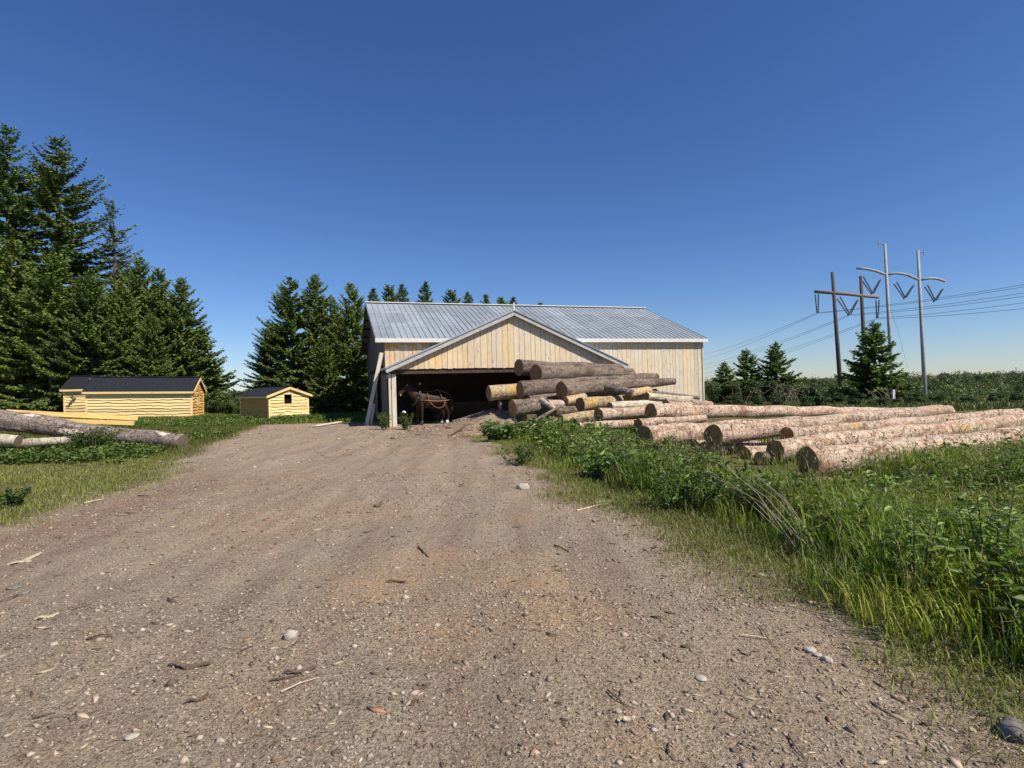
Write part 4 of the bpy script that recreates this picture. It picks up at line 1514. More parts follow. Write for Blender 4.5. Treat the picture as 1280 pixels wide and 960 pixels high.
for k, a in enumerate(((1010, 28, 494, 0, 'dark bush behind the far end of the straight log', 1.5), (1052, 30, 494, 2, 'dark bush below the dark wooden pole, near the logs', 1.4), (1100, 29, 497, 0, 'low dark bush in front of the solitary spruce foot', 1.5),
          (1140, 30, 495, 2, 'bush just left of the steel pole, close to the logs', 1.5), (1178, 31, 491, 1, 'light bush over the round end of the topmost log', 1.4), (1212, 29, 495, 0, 'dark bush between the two log tips', 1.5), (1250, 29, 490, 2, 'bush above the pinkish log tip', 1.5),
          (1290, 31, 488, 1, 'bush cut by the right edge of the view', 1.5), (965, 31, 494, 2, 'low bush behind the straight log, below bare stems', 1.5), (920, 33, 493, 0, 'low bush before the middle young spruce', 1.4))):
    shrub(a[0], a[1], a[2], a[3], a[4], GBR, a[5])
GLB = 'bushes between the sheds'
for a in ((288, 37, 495, 1, 'rounded bush just left of the windowed shed', 0.9), (268, 38.5, 500, 0, 'dark bush right of the long shed', 1.0), (303, 41, 498, 2, 'bush behind the shaded brown wall of the windowed shed', 1.0)):
    shrub(a[0], a[1], a[2], a[3], a[4], GLB, a[5])
GPB = 'weeds at the barn post'
POST_WEEDS = [(481, 537.5, 'leafy weed clump left of the bay post', 71), (509, 537, 'leafy weed clump with white flower head right of the bay post', 72)]
mb = MB()
fp = at(505, 515.5, 23.1)
for k in range(26):
    d = Vector((random.gauss(0, 1), random.gauss(0, 1), random.gauss(0, .5)))
    p = fp + d.normalized() * random.uniform(.01, .07)
    mb.tube([p, p + Vector((0, 0, .025))], [.028, .012], 5)
tag(mb.build('flower_head', M['white_paint']), 'round white flower head beside the horse in the bay', 'flower')
# bare stems
mb = MB()
rr = random.Random(5)
for k in range(40):
    b = at(rr.uniform(915, 1010), 505, rr.uniform(33, 36))
    b.z = terrain1(b.x, b.y)
    a, l = rr.uniform(0, 6.28), rr.uniform(.8, 2.0)
    mb.tube([b, b + Vector((math.cos(a) * l * .3, 0, l * .6)), b + Vector((math.cos(a) * l * .8, 0, l * rr.uniform(.5, .9)))], [.009, .008, .004], 5)
tag(mb.build('bramble', M['bare_stem']), 'tangle of bare pale stems in front of the young spruces', 'bramble')
mb = MB()
for k in range(9):
    b = at(rr.uniform(1096, 1130), 505, 32)
    b.z = terrain1(b.x, b.y)
    a = rr.uniform(-.8, .9)
    mb.tube([b, b + Vector((a * .5, 0, .6)), b + Vector((a * 1.3, 0, 1.0))], [.015, .012, .005], 5)
tag(mb.build('bramble', M['bare_stem']), 'few dry arching stems below the solitary spruce', 'bramble')
sp_ = at(1117, 498, 33)
mb = MB()
mb.box(sp_.x - .06, sp_.x + .06, sp_.y - .06, sp_.y + .06, terrain1(sp_.x, sp_.y), at(1117, 487, 33).z)
tag(mb.build('marker_post', M['white_paint']), 'short white marker post below the solitary spruce', 'post')


# ---- far forest (a mass nobody could count)
def far_forest():
    rng = np.random.default_rng(77)
    parts = []
    n = 1100
    k = 0
    while k < n:
        y = 40 + 660 * rng.random() ** 1.5
        ux = rng.uniform(0.22 if y > 90 else 0.50, 1.12)
        x = ux * y
        g = terrain1(x, y)
        hor = 1.65
        top = np.interp(y, [40, 60, 85, 150, 300, 450, 700], [-1.3, -2.3, -3.7, -5.6, -4.6, 0.2, 6.2]) + (ux - .6) * 3.0 * (y / 500) - 1.2 + np.clip(rng.normal(), -1.5, 1.5) * (0.2 + min(y, 400) / 230)
        if k % 14 == 0:      # low thicket on the far side of the left field
            y = rng.uniform(90, 220)
            x = rng.uniform(-0.68, -0.40) * y
            g = terrain1(x, y)
            top = g + rng.uniform(1.8, 3.0)
        H = top - g
        if H < 1.2:
            continue
        R = min(rng.uniform(2.0, 4.6) * (1 + y / 500), H * .75)
        m_ = 1100 if y < 70 else (700 if y < 140 else (420 if y < 250 else 260))
        lob = 6
        cen = np.stack([rng.normal(size=lob) * R * .5, rng.normal(size=lob) * R * .5, H - R * .7 - rng.uniform(0, 1.0, lob) * R * 1.1], 1)
        cen[0] = (0, 0, H - R * .6)
        lr = rng.uniform(.45, .7, lob) * R
        lb = rng.integers(0, lob, m_)
        d = nrm(rng.normal(size=(m_, 3)))
        P = cen[lb] + d * (lr[lb] * rng.uniform(.6, 1.05, m_))[:, None] + np.array([x, y, g])
        L = rng.uniform(.4, 1.0, m_) * (0.10 + y / 230 if y < 200 else 0.47 + y / 400)
        tint = np.array([0.085, 0.115, 0.042]) * rng.uniform(.5, 1.5) * np.array([rng.uniform(.85, 1.2), 1, rng.uniform(.8, 1.2)])
        C = tint[None] * rng.uniform(.7, 1.35, (m_, 1))
        fc = nrm(d + rng.normal(size=(m_, 3)) * .35)
        parts.append(cards(P, np.cross(fc, rng.normal(size=(m_, 3))), L, L * .8, C, rng, .1, fc))
        k += 1
    V, T, C = join_tris(parts)
    o = link(bpy.data.objects.new('far_forest', tri_mesh('far_forest', V, T, C, M['leaf'])))
    tag(o, 'wooded valley of dark green broadleaf trees beyond the logs and poles', 'forest', None, 'stuff')


far_forest()


# ------------------------------------------------------------------ grass, weeds
def blades(P, H, W, C, rng, lean=(0.15, 0.8)):
    n = len(P)
    a = rng.uniform(0, 2 * np.pi, n)
    D = np.stack([np.cos(a), np.sin(a), np.zeros(n)], 1)
    b = a + rng.uniform(-.5, .5, n) + np.pi / 2
    S = np.stack([np.cos(b), np.sin(b), np.zeros(n)], 1)
    l = (H * rng.uniform(lean[0], lean[1], n))[:, None]
    Hh = H[:, None]
    z = np.array([0, 0, 1.0])
    Wc = W[:, None]
    m1 = P + D * l * .18 + z * Hh * .45
    m2 = P + D * l * .55 + z * Hh * .82
    tip = P + D * l * 1.05 + z * Hh * (1.0 - .35 * (l / Hh) ** 2)
    V = np.stack([P - S * Wc * .4, P + S * Wc * .4, m1 - S * Wc * .5, m1 + S * Wc * .5, m2 - S * Wc * .36, m2 + S * Wc * .36, tip], 1).reshape(-1, 3)
    i = np.arange(n)[:, None] * 7
    T = np.concatenate([i + [0, 1, 3], i + [0, 3, 2], i + [2, 3, 5], i + [2, 5, 4], i + [4, 5, 6]], 1).reshape(-1, 3)
    return V, T, np.repeat(C, 7, 0)


def scatter(n, x0, x1, y0, y1, acc, rng):
    x, y = rng.uniform(x0, x1, n), rng.uniform(y0, y1, n)
    k = rng.random(n) < acc(x, y)
    x, y = x[k], y[k]
    return np.stack([x, y, terrain(x, y) - 0.01], 1)


def gcol(n, rng, base, var=0.4, yellow=0.15):
    c = np.array(base)[None] * rng.uniform(1 - var, 1 + var, (n, 1))
    yl = rng.random((n, 1)) < yellow
    return np.where(yl, np.array([[0.24, 0.21, 0.085]]) * rng.uniform(.6, 1.2, (n, 1)), c)


def infrust(x, y, mrg=1.02):
    return (np.abs(x) < y * 0.93 * mrg + 0.8)


def build_grass():
    rng = np.random.default_rng(5)
    # tall grass on the right
    parts = []

    def tall_acc(x, y):
        d = x - xright(y)
        return sstep(0.05, 0.7, d + (vnoise(x, y, 1.4, 51) - .5) * .7) * infrust(x, y) * (1 - .85 * ((x > 3.5) & (y > 9.6 + 0.22 * (x - 5)))) * (0.35 + 0.65 * (vnoise(x, y, 1.1, 9) > .3))
    for n, x0, x1, y0, y1, h0, h1, wv in ((52000, 1.8, 8, 2.2, 6.5, .30, .60, .0075), (60000, 0.8, 13, 6.5, 11, .28, .62, .010), (42000, -0.8, 16, 11, 19, .25, .5, .014)):
        P = scatter(n, x0, x1, y0, y1, tall_acc, rng)
        k = len(P)
        d = P[:, 0] - xright(P[:, 1])
        pat = vnoise(P[:, 0], P[:, 1], 0.9, 4)
        Hh = rng.uniform(h0, h1, k) * (0.45 + 0.55 * sstep(.2, 1.6, d)) * (0.6 + 0.8 * pat)
        # lower where it meets the log ends so that they stay visible
        Hh *= 1 - 0.55 * sstep(6.8, 8.2, P[:, 1]) * sstep(2.2, 3.2, P[:, 0]) * sstep(6.2, 5.0, P[:, 0])
        C = gcol(k, rng, (0.145, 0.20, 0.027), .5, .10)
        tone = vnoise(P[:, 0], P[:, 1], .9, 12)[:, None]
        C = C * (0.55 + 0.95 * tone) * (1 + np.array([[.35, .1, 0]]) * (vnoise(P[:, 0], P[:, 1], 1.6, 14)[:, None] > .62))
        keep = vnoise(P[:, 0], P[:, 1], 2.6, 19) > .24
        P, Hh, C = P[keep], Hh[keep], C[keep]
        k = len(P)
        parts.append(blades(P, Hh, rng.uniform(.6, 1.4, k) * wv, C, rng))
    # straw coloured flower stalks standing above the green blades
    P = scatter(2600, 1.0, 12, 2.6, 13, tall_acc, rng)
    k = len(P)
    Hs = rng.uniform(.45, .85, k) * (1 - .3 * (P[:, 1] < 4))
    V, T, C = blades(P, Hs, np.full(k, .0035), np.array([[.36, .32, .16]]) * rng.uniform(.6, 1.1, (k, 1)), rng, (.1, .45))
    parts.append((V, T, C))
    top = V.reshape(k, 7, 3)[:, 6]
    for q in range(4):
        parts.append(cards(top - np.array([0, 0, .02 * q]), np.concatenate([rng.normal(size=(k, 2)) * .5, np.full((k, 1), .8)], 1), np.full(k, .05), np.full(k, .012), np.array([[.34, .29, .15]]) * rng.uniform(.6, 1.1, (k, 1)), rng))
    V, T, C = join_tris(parts)
    tag(link(bpy.data.objects.new('tall_grass', tri_mesh('tall_grass', V, T, C, M['blade']))), 'tall green grass along the right edge of the yard', 'grass', None, 'stuff')
    # short grass on verge and lawns
    parts = []

    def verge_acc(x, y):
        d = x - xright(y)
        return sstep(-1.0, 0.35, d + (vnoise(x, y, 1.1, 33) - .5) * .8) * sstep(1.5, .9, d) * infrust(x, y) * ((vnoise(x, y, 2.3, 21) > .36) | (d > 0.0))
    P = scatter(300000, -1.8, 4.2, 2.0, 19, verge_acc, rng)
    k = len(P)
    parts.append(blades(P, rng.uniform(.02, .12, k), rng.uniform(.003, .008, k), gcol(k, rng, (0.19, 0.205, 0.05), .45, .3), rng, (.4, 1.2)))

    def left_acc(x, y):
        return grass_mask(x, y) * infrust(x, y) * (x < -5) * (0.12 + 0.88 * (vnoise(x, y, 1.4, 8) > .30))
    P = scatter(300000, -24, -6, 7, 27, left_acc, rng)
    k = len(P)
    near = sstep(14, 15.5, P[:, 1] + .15 * (P[:, 0] + 10))
    Hh = rng.uniform(.025, .075, k) * (1 + 1.3 * vnoise(P[:, 0], P[:, 1], 1.0, 31) ** 3 + 2.6 * near)
    C = gcol(k, rng, (0.24, 0.265, 0.055), .4, .25) * (1 - .42 * near[:, None])
    parts.append(blades(P, Hh, rng.uniform(.004, .010, k), C, rng, (.3, 1.0)))

    def far_acc(x, y):
        return grass_mask(x, y) * infrust(x, y)
    P = scatter(90000, -30, -4.5, 27, 36, far_acc, rng)
    k = len(P)
    Hh = rng.uniform(.10, .34, k)
    parts.append(blades(P, Hh, rng.uniform(.02, .035, k), gcol(k, rng, (0.15, 0.20, 0.036), .4, .12), rng, (.2, .8)))
    P = scatter(26000, 8, 34, 25, 36, far_acc, rng)
    P = P[(P[:, 0] > 11.8) | (P[:, 1] < 24)]
    k = len(P)
    parts.append(blades(P, rng.uniform(.12, .38, k), rng.uniform(.025, .04, k), gcol(k, rng, (0.075, 0.10, 0.025), .4, .12), rng, (.2, .8)))
    V, T, C = join_tris(parts)
    tag(link(bpy.data.objects.new('short_grass', tri_mesh('short_grass', V, T, C, M['blade']))), 'short green and straw coloured grass beside the yard and round the sheds', 'grass', None, 'stuff')

    # leafy ground cover mixed through the grass
    parts = []

    def weed_acc(x, y):
        d = x - xright(y)
        return sstep(0.35, 1.0, d) * infrust(x, y) * (vnoise(x, y, .8, 17) > .36) * (1 - ((x > 4.0) & (y > 9.0 + 0.25 * (x - 5))))
    P0 = scatter(11000, 0.0, 14, 2.4, 19, weed_acc, rng)
    for (p0, lf, hh) in ((P0[::2], 0.07, .62), (P0[1::4], .10, .5), (P0[3::4], .055, .72)):
        n = len(p0)
        per = 16
        H = rng.uniform(.2, hh, n) * (1 - 0.5 * sstep(6.8, 8.2, p0[:, 1]) * sstep(2.2, 3.2, p0[:, 0]) * sstep(6.2, 5.0, p0[:, 0]))
        t = np.tile(np.linspace(.15, 1, per), (n, 1)) * H[:, None]
        lx = rng.normal(size=(n, 2)) * .10
        P = np.repeat(p0, per, 0) + np.stack([(lx[:, :1] * t / .4).ravel(), (lx[:, 1:] * t / .4).ravel(), t.ravel()], 1)
        k = len(P)
        D = np.concatenate([rng.normal(size=(k, 2)), rng.uniform(-.1, .7, (k, 1))], 1)
        L = lf * rng.uniform(.5, 1.4, k) * (1 + P[:, 1] * .03)
        C = gcol(k, rng, (0.135, 0.19, 0.036), .55, .03) * np.repeat(rng.uniform(.6, 1.35, (n, 1)), per, 0)
        parts.append(leaves6(P, D, L, L * .42, C, rng, .5))
    # bright weeds before the left log

    def lw(x, y):
        return infrust(x, y) * sstep(-9.3, -10, x) * sstep(13.0, 14.4, y) * sstep(17.0, 16.2, y) * (vnoise(x, y, 1.3, 23) > .3)
    p0 = scatter(2600, -18, -8.5, 12.5, 17, lw, rng)
    # fringe of weeds at the foot of the sheds and beams

    def lf_(x, y):
        return infrust(x, y) * grass_mask(x, y) * (vnoise(x, y, .9, 29) > .35)
    p1 = np.concatenate([scatter(900, -13.5, -8.5, 17.5, 22.0, lf_, rng), scatter(1700, -17.5, -9.0, 29.0, 31.5, lf_, rng), scatter(1500, -24, -12.5, 25.0, 28.5, lf_, rng)])
    for p0, hh in ((p0, .34), (p1, .42)):
        n, per = len(p0), 12
        H = rng.uniform(.12, hh, n)
        t = np.tile(np.linspace(.2, 1, per), (n, 1)) * H[:, None]
        P = np.repeat(p0, per, 0) + np.stack([rng.normal(size=n * per) * .05, rng.normal(size=n * per) * .05, t.ravel()], 1)
        k = len(P)
        D = np.concatenate([rng.normal(size=(k, 2)), rng.uniform(-.1, .6, (k, 1))], 1)
        L = rng.uniform(.06, .13, k)
        parts.append(leaves6(P, D, L, L * .5, gcol(k, rng, (0.10, 0.15, 0.030), .4, .03), rng, .5))
    V, T, C = join_tris(parts)
    tag(link(bpy.data.objects.new('weeds', tri_mesh('weeds', V, T, C, M['leaf']))), 'leafy green weeds growing through the grass', 'weeds', None, 'stuff')


build_grass()


# ---- single leafy plants
def leaf_plant(name, label, cat, loc, H, R, stems, per, leaf, ratio, tint, group=None, seed=0, up=.55, lean=0.35):
    rng = np.random.default_rng(seed)
    rt = thing(name, label, cat, loc, 0, group)
    Ps, Ds, Ls = [], [], []
    mb = MB()
    mb.cur = (0.10, 0.13, 0.035)
    for s in range(stems):
        a, r = rng.uniform(0, 6.28), R * rng.random() ** .5
        b = np.array([math.cos(a) * r * .5, math.sin(a) * r * .5, 0])
        h = H * rng.uniform(.6, 1.0)
        tp = b + np.array([math.cos(a) * r * lean * 2 + rng.normal() * .04, math.sin(a) * r * lean * 2 + rng.normal() * .04, h])
        md = (b + tp) / 2 + np.array([0, 0, h * .12])
        mb.tube([tuple(b), tuple(md), tuple(tp)], [.006 + .004 * H, .005 + .003 * H, .003], 5)
        t = np.linspace(.12, 1, per)
        p = b[None] * (1 - t[:, None]) ** 2 + 2 * (md + (md - (b + tp) / 2))[None] * (t * (1 - t))[:, None] + tp[None] * t[:, None] ** 2
        az = np.arange(per) * 2.4 + rng.uniform(0, 6)
        d = np.stack([np.cos(az), np.sin(az), rng.uniform(.0, .7, per)], 1)
        Ps.append(p); Ds.append(d); Ls.append(leaf * rng.uniform(.6, 1.25, per) * (1.1 - .45 * t))
    P, D, L = np.concatenate(Ps), np.concatenate(Ds), np.concatenate(Ls)
    n = len(P)
    C = np.array(tint)[None] * rng.uniform(.65, 1.45, (n, 1))
    V, T, CC = leaves6(P, D, L, L * ratio, C, rng, up)
    link(bpy.data.objects.new('foliage', tri_mesh('foliage', V, T, CC, M['leaf'])), rt)
    mb.build('stem', M['litter'], rt)
    return rt


def gp(px, py):
    return gnd(px, py)


for q in POST_WEEDS:
    leaf_plant('weed_clump', q[2], 'weed', gp(q[0], q[1]), .72, .34, 24, 13, .12, .38, (0.065, 0.098, 0.026), GPB, q[3], .4, .2)
leaf_plant('burdock', 'big leaved burdock clump on the dirt bank left of the heap', 'weed', gp(624, 552), .62, .55, 34, 9, .20, .72, (0.10, 0.155, 0.040), None, 3)
leaf_plant('burdock', 'broad leaved burdock in the grass before the reddish short log', 'weed', gp(757, 600), .50, .45, 26, 8, .17, .75, (0.105, 0.165, 0.045), None, 4)
leaf_plant('weed_clump', 'dark weed clump low in the grass left of the broad burdock', 'weed', gp(650, 580), .38, .40, 26, 10, .09, .6, (0.06, 0.10, 0.024), None, 5)
leaf_plant('weed_clump', 'bushy weed clump standing before the dark gap under the long logs', 'weed', gp(855, 640), .62, .50, 30, 14, .10, .42, (0.075, 0.12, 0.028), None, 6)
leaf_plant('weed_clump', 'dark bushy weed hiding the joint of the two old left logs', 'weed', gp(118, 570), .85, .55, 60, 14, .11, .6, (0.055, 0.095, 0.022), None, 7)
leaf_plant('weed_clump', 'low dark leafy clump at the left edge of the lawn', 'weed', gp(6, 634), .30, .40, 30, 9, .09, .6, (0.05, 0.088, 0.022), None, 8)
leaf_plant('tall_weed', 'tall pale green leafy stem nearest the right edge of the grass', 'weed', Vector((3.45, 4.05, terrain1(3.45, 4.05))), .86, .20, 5, 30, .13, .26, (0.24, 0.30, 0.09), None, 9, .5, .25)
leaf_plant('tall_weed', 'leafy weed with bright tips leaning left of the tallest stem', 'weed', Vector((2.95, 4.15, terrain1(2.95, 4.15))), .66, .28, 7, 24, .10, .3, (0.20, 0.26, 0.07), None, 10, .5, .3)
leaf_plant('tall_weed', 'bushy broad leaved weed low in the right corner of the grass', 'weed', Vector((3.25, 3.45, terrain1(3.25, 3.45))), .58, .40, 26, 14, .12, .42, (0.15, 0.205, 0.05), None, 11)
leaf_plant('tall_weed', 'clump of willow leaved weeds rising before the nearest thick log', 'weed', Vector((5.9, 7.0, terrain1(5.9, 7.0))), .80, .6, 26, 18, .11, .26, (0.15, 0.205, 0.05), None, 12, .5, .3)
# dry stalks
mb = MB()
rr = random.Random(8)
for k in range(9):
    b = Vector((2.75 + rr.uniform(-.15, .15), 5.0 + rr.uniform(-.15, .15), 0.0))
    b.z = terrain1(b.x, b.y)
    e = b + Vector((-.30 + rr.uniform(-.25, .25), 1.3 + rr.uniform(-.3, .3), .62 + rr.uniform(-.1, .12)))
    mb.tube([b, b.lerp(e, .5) + Vector((0, 0, .12)), e], [.005, .004, .002], 5)
tag(mb.build('dry_stalks', M['bare_stem']), 'bundle of dry straw coloured stalks leaning in the green grass', 'dry stalks')


# ------------------------------------------------------------------ litter on the road
def build_litter():
    rng = np.random.default_rng(3)
    # pebbles: squashed octahedra
    base = np.array([[1, 0, 0], [-1, 0, 0], [0, 1, 0], [0, -1, 0], [0, 0, 1], [0, 0, -1]], float)
    tri = np.array([[0, 2, 4], [2, 1, 4], [1, 3, 4], [3, 0, 4], [2, 0, 5], [1, 2, 5], [3, 1, 5], [0, 3, 5]])

    def acc(x, y):
        return (1 - 0.9 * grass_mask(x, y)) * infrust(x, y) * (0.35 + .65 * vnoise(x, y, .9, 41))
    P = np.concatenate([scatter(26000, -4.5, 3.5, 1.5, 4.5, acc, rng), scatter(22000, -8, 3, 4.5, 11, acc, rng), scatter(14000, -13, 2, 11, 27, acc, rng)])
    n = len(P)
    s = rng.lognormal(-5.15, .5, n) * (1 + P[:, 1] * .05)
    s = np.clip(s, .002, .045)
    R = rng.uniform(0, 6.28, n)
    sx, sy, sz = s * rng.uniform(.7, 1.6, n), s * rng.uniform(.6, 1.1, n), s * rng.uniform(.35, .8, n)
    B = base[None] * np.stack([sx, sy, sz], 1)[:, None] * rng.uniform(.75, 1.2, (n, 6, 1))
    ca, sa = np.cos(R)[:, None], np.sin(R)[:, None]
    V = np.stack([B[..., 0] * ca - B[..., 1] * sa, B[..., 0] * sa + B[..., 1] * ca, B[..., 2]], -1) + (P + np.array([0, 0, .012]))[:, None]
    T = (tri[None] + np.arange(n)[:, None, None] * 6).reshape(-1, 3)
    g = rng.random((n, 1))
    C = np.where(g < .62, np.array([[.37, .30, .23]]), np.where(g < .98, np.array([[.17, .13, .10]]), np.array([[.50, .44, .36]]))) * rng.uniform(.7, 1.2, (n, 1))
    tag(link(bpy.data.objects.new('gravel', tri_mesh('gravel', V.reshape(-1, 3), T, np.repeat(C, 6, 0), M['litter']))), 'loose pebbles and clods strewn over the dirt yard', 'gravel', None, 'stuff')
    # wood and bark chips: thin slivers
    P = np.concatenate([scatter(6500, -4.5, 3.2, 1.5, 4.5, acc, rng), scatter(8000, -8, 3, 4.5, 11, acc, rng), scatter(8000, -13, 2, 11, 27, acc, rng), scatter(3500, -4.2, 1.0, 18.5, 24, acc, rng)])
    n = len(P)
    L = np.clip(rng.lognormal(-3.75, .55, n), .008, .14) * (1 + P[:, 1] * .03) * np.where(np.arange(n) > n - 2500, 1.9, 1.0)
    W = L * rng.uniform(.10, .35, n)
    a = rng.uniform(0, 6.28, n)
    D = np.stack([np.cos(a), np.sin(a), rng.normal(size=n) * .10], 1)
    S = np.stack([-np.sin(a), np.cos(a), rng.normal(size=n) * .2], 1)
    th = (W * .3)[:, None] * np.array([0, 0, 1.0])
    Q = P + np.array([0, 0, .012])
    h = D * L[:, None] / 2
    w_ = S * W[:, None] / 2
    V = np.stack([Q - h, Q - w_ - h * .1, Q + h, Q + w_ + h * .1, Q - h + th, Q - w_ - h * .1 + th, Q + h + th, Q + w_ + h * .1 + th], 1)
    tri = np.array([[4, 5, 6], [4, 6, 7], [0, 1, 5], [0, 5, 4], [1, 2, 6], [1, 6, 5], [2, 3, 7], [2, 7, 6], [3, 0, 4], [3, 4, 7]])
    T = (tri[None] + np.arange(n)[:, None, None] * 8).reshape(-1, 3)
    g = rng.random((n, 1))
    C = np.where(g < .42, np.array([[.42, .335, .235]]), np.where(g < .85, np.array([[.125, .085, .06]]), np.array([[.30, .17, .10]]))) * rng.uniform(.65, 1.2, (n, 1))
    tag(link(bpy.data.objects.new('wood_chips', tri_mesh('wood_chips', V.reshape(-1, 3), T, np.repeat(C, 8, 0), M['litter']))), 'pale and brown wood chips scattered over the dirt yard', 'wood chips', None, 'stuff')


build_litter()


def stone(label, px, py, size, m='stone', seed=0, flat=.6, group='loose stones on the yard'):
    p = gnd(px, py)
    bm = bmesh.new()
    bmesh.ops.create_icosphere(bm, subdivisions=3, radius=1)
    r = random.Random(seed)
    ax = Vector((size * r.uniform(.9, 1.15), size * r.uniform(.7, .95), size * flat))
    for v in bm.verts:
        k = 1 + 0.28 * noise.noise(v.co * 1.6 + Vector((seed * 3.1, 0, 0))) + .08 * noise.noise(v.co * 5 + Vector((seed, 2, 0)))
        v.co = Vector((v.co.x * ax.x, v.co.y * ax.y, v.co.z * ax.z)) * k
    me = bpy.data.meshes.new('stone')
    bm.to_mesh(me)
    bm.free()
    me.polygons.foreach_set('use_smooth', [True] * len(me.polygons))
    me.materials.append(M[m])
    o = link(bpy.data.objects.new('stone', me))
    o.location = p + Vector((0, 0, size * flat * .45))
    o.rotation_euler = (0, 0, r.uniform(0, 6))
    return tag(o, label, 'stone', group)


stone('rounded pale stone lying alone in the middle of the near road', 363, 797, .050, seed=1, flat=.7)
stone('pale rough stone at the edge of the grass by the dirt bank', 654, 611, .095, seed=2, flat=.62)
stone('flat white stone above a dark bark flake, near the right foreground', 876, 848, .034, seed=3, flat=.4)
stone('largest of the pale stones in the little rubble patch at the verge', 1034, 825, .034, seed=4, flat=.5)
stone('pale stone at the left end of the verge rubble patch', 1012, 812, .036, seed=5, flat=.45)
stone('small pale stone between the larger two of the rubble patch', 1022, 818, .022, seed=6, flat=.5)
stone('dark half buried rock at the right edge beside the verge', 1268, 912, .085, 'dark_stone', 7, .5)
stone('grey flat stone near the left edge of the road', 17, 735, .055, 'dark_stone', seed=8, flat=.3)
stone('grey flat stone just below the other one at the left', 30, 741, .04, 'dark_stone', seed=9, flat=.35)
stone('small pale stone low at the front below the rounded one', 164, 913, .030, seed=10, flat=.4)
stone('pale pebble left of the big flat bark strip', 68, 808, .028, seed=11, flat=.35)
stone('small white stone on the road before the window shed', 318, 584, .05, seed=12, flat=.6)


def stick(label, pts, r, m='stick', flat=False, name='stick', cat='stick', group='sticks and bark on the yard', lift=0.012):
    """pts in photo pixels on the ground"""
    P = [gnd(*p) + Vector((0, 0, lift + 0.006 * math.sin(i * 2.3))) for i, p in enumerate(pts)]
    # smooth subdivision with a little wobble
    Q = []
    for i in range(len(P) - 1):
        for k in range(4):
            q = P[i].lerp(P[i + 1], k / 4)
            Q.append(q + Vector((random.uniform(-1, 1), random.uniform(-1, 1), 0)) * r * .5)
    Q.append(P[-1])
    n = len(Q)
    mb = MB()
    if flat:
        for i in range(n - 1):
            w0 = r * (0.35 + math.sin(math.pi * (i + .2) / n))
            mb.beam(Q[i] + Vector((0, 0, .008 * math.sin(i))), Q[i + 1] + Vector((0, 0, .008 * math.sin(i + 1))), w0 * 2, .008)
    else:
        mb.tube(Q, [r * (1 - .6 * i / n) for i in range(n)], 7)
    o = mb.build(name, M[m])
    return tag(o, label, cat, group)


random.seed(3)
stick('big flat curled bark strip on the near road', [(212, 826), (235, 830), (263, 827)], .016, flat=True, name='bark_strip', cat='bark')
stick('dark forked twig right of the bark strip, lower fork', [(337, 851), (358, 849), (374, 845)], .006)
stick('dark bark piece lying over the forked twig', [(354, 842), (374, 842), (395, 835)], .010, flat=True, name='bark_strip', cat='bark')
stick('pale straight splinter below the forked twig', [(351, 868), (375, 858), (399, 848)], .005, 'pale_stick')
stick('brown bark sliver in the lower left of the yard', [(231, 875), (245, 872), (261, 866)], .008, flat=True, name='bark_strip', cat='bark')
stick('thin dark twig nearest the left bottom corner', [(40, 898), (55, 894), (70, 889)], .006)
stick('long pale strip of wood at the left edge of the road', [(8, 706), (28, 701), (50, 691)], .022, 'pale_stick', True, 'bark_strip', 'bark')
stick('white splinter left of the middle of the road', [(44, 775), (58, 773), (73, 769)], .014, 'pale_stick', True, 'bark_strip', 'bark')
stick('small dark bark flake high in the middle of the road', [(467, 634), (473, 635), (477, 629)], .022, flat=True, name='bark_strip', cat='bark')
stick('dark curved bark flake right of the orange patch', [(482, 729), (495, 728), (507, 731)], .010, flat=True, name='bark_strip', cat='bark')
stick('short dark twig above the orange patch', [(523, 684), (530, 691), (536, 695)], .010)
stick('dark twig right of the road middle, by the grass', [(693, 684), (700, 688), (711, 694)], .010)
stick('long dry twig on the verge below the burdock', [(721, 641), (735, 637), (748, 632), (760, 631)], .012, 'pale_stick')
stick('dark three armed twig low in the right half', [(760, 868), (768, 876), (780, 884), (794, 892)], .005)
stick('short arm of twig crossing the three armed one', [(776, 867), (777, 877), (768, 880)], .004)
stick('curly dry twig at the bottom edge of the yard', [(838, 930), (836, 940), (843, 950), (856, 954)], .004)
stick('dark stick standing out right of the white flat stone', [(894, 912), (900, 905), (912, 900)], .004)
stick('straight pale stick lying across the yard near the verge', [(926, 796), (945, 797), (966, 798)], .006, 'pale_stick')
stick('slim dark twig crossing the straight pale stick', [(950, 783), (958, 796), (973, 814)], .004)
stick('dark twig right of the bottom centre', [(986, 921), (993, 935), (1006, 950)], .005)
stick('pale bark flake left of the three armed twig', [(772, 905), (782, 903), (794, 903)], .012, 'pale_stick', True, 'bark_strip', 'bark')
stick('dark branch lying along the left lawn edge', [(155, 612), (172, 607), (188, 602)], .03)
stick('long slim branch at the left lawn edge, pale', [(105, 631), (118, 629), (131, 625)], .014, 'pale_stick')
stick('dark branch lying on the dirt bank before the bay', [(560, 545), (585, 539), (606, 533)], .03)


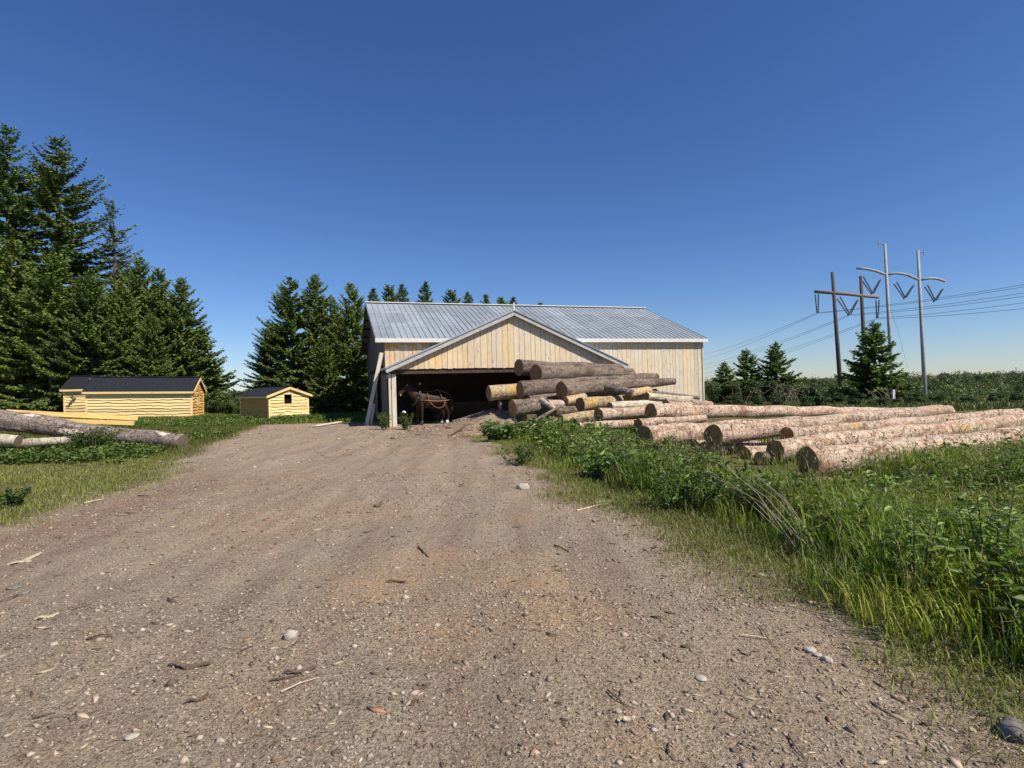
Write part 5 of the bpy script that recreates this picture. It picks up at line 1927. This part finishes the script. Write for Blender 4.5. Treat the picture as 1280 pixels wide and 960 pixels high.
# ------------------------------------------------------------------ power line
def hframe(name, label, poles, arms, strings, mats, rads, tips, string_r, Y):
    base = at(poles[0][1][0], poles[0][1][1], Y)
    base.z = terrain1(base.x, base.y)
    rt = thing(name, label, 'power pylon', base)

    def loc(a):
        return at(a[0], a[1], a[2] if len(a) > 2 else Y) - base
    for tp, bt in poles:
        a, b = loc(tp), loc(bt)
        d = (b - a)
        # carry the shaft on into the ground
        k = (terrain1(*(base + b).xy) - base.z - a.z - 0.5) / d.z
        b2 = a + d * max(1.0, k)
        mb = MB()
        mb.tube([b2, b2.lerp(a, .5), a], [rads[0] * 1.25, rads[0], rads[0] * .7], 12)
        mb.build('pole', M[mats[0]], rt, True)
    for arm in arms:
        mb = MB()
        pts = [loc(p) for p in arm]
        mb.tube(pts, rads[1], 10)
        mb.build('crossarm', M[mats[1]], rt, True)
    for s in strings:
        mb = MB()
        for off in (-.5, .5):
            for i in range(len(s) - 1):
                a, b = loc(s[i]), loc(s[i + 1])
                sh = Vector((off * 0.42, 0, off * (.0 if len(s) == 2 else 0.25)))
                n = 16
                pts = [(a + sh).lerp(b + sh * .4, k / n) for k in range(n + 1)]
                mb.tube(pts, [string_r * (1.15 if k % 2 else .7) for k in range(n + 1)], 8)
        mb.build('insulator', M[mats[2]], rt, True)
    for t in tips:
        mb = MB()
        pts = [loc(p) for p in t]
        mb.tube(pts, 0.07, 6)
        mb.tube([pts[0] + Vector((0, 0, .35)), pts[0] - Vector((0, 0, .45))], 0.07, 6)
        mb.build('bracket', M[mats[0]], rt)
    return rt


hframe('power_pylon', 'brown wooden two pole power pylon with straight crossarm', [((1040.3, 340), (1050, 476)), ((1075.8, 345), (1079.5, 420))],
       [[(1018.5, 364.5), (1058, 367.5), (1098, 371.5)]],
       [[(1021, 368), (1022, 391)], [(1048, 372), (1061.5, 393.5), (1072, 375)], [(1097, 375), (1096.5, 397.5)]],
       ('pole_wood', 'arm_wood', 'insulator_dark'), (0.27, 0.22), [], 0.085, 74)
hframe('power_pylon', 'grey steel two pole power pylon with curved arms and dark V insulators', [((1106, 305), (1113.4, 446)), ((1147.3, 313), (1157, 507))],
       [[(1071, 335.5), (1082, 336.0), (1094, 338.5), (1107.5, 343.5)], [(1108, 343.5), (1120, 341.2), (1134, 343.5), (1149, 350)], [(1149, 350), (1163, 347.8), (1172, 348.6), (1181, 351.5)]],
       [[(1077.5, 347), (1090.5, 367.5), (1100.5, 349.5)], [(1119, 353.5), (1131, 372.8), (1142, 356.5)], [(1157.5, 357), (1168.5, 376.5), (1178.5, 361)]],
       ('steel', 'steel', 'insulator_dark'), (0.25, 0.17), [[(1098, 303.5), (1106, 306)], [(1155, 315.5), (1147, 314.5)]], 0.09, 80)


def wire(label, pts, r=0.021):
    P = [at(*p) for p in pts]
    Q = []
    for i in range(len(P) - 1):
        n = 14
        ln = (P[i + 1] - P[i]).length
        for k in range(n):
            t = k / n
            Q.append(P[i].lerp(P[i + 1], t) - Vector((0, 0, ln * .012 * 4 * t * (1 - t))))
    Q.append(P[-1])
    mb = MB()
    mb.tube(Q, r, 5)
    return tag(mb.build('power_line', M['cable']), label, 'power line', 'power line wires')


wire('highest wire on the left, to the left end of the straight crossarm', [(840, 449, 190), (1021.5, 391, 74), (1330, 347, 55)])
wire('second wire on the left, twin of the highest one', [(840, 457, 190), (1022.5, 391.5, 74), (1330, 350.5, 55)])
wire('wire through the pale V of the wooden pylon, upper of the two', [(840, 463, 190), (1061, 393.5, 74.3), (1330, 358, 55)])
wire('wire through the pale V of the wooden pylon, lower of the two', [(840, 468, 190), (1062, 394.5, 74.3), (1330, 363, 55)])
wire('wire to the right end of the straight crossarm, upper one', [(840, 473, 190), (1096, 397.5, 74.8), (1330, 371, 55)])
wire('lowest of the wires on the right half of the sky', [(840, 479, 190), (1097, 398.5, 74.8), (1330, 380, 55)])
wire('thin slack guy wire falling right of the first steel pole', [(1110, 375, 80), (1122, 412, 80), (1135, 460, 80)], 0.012)
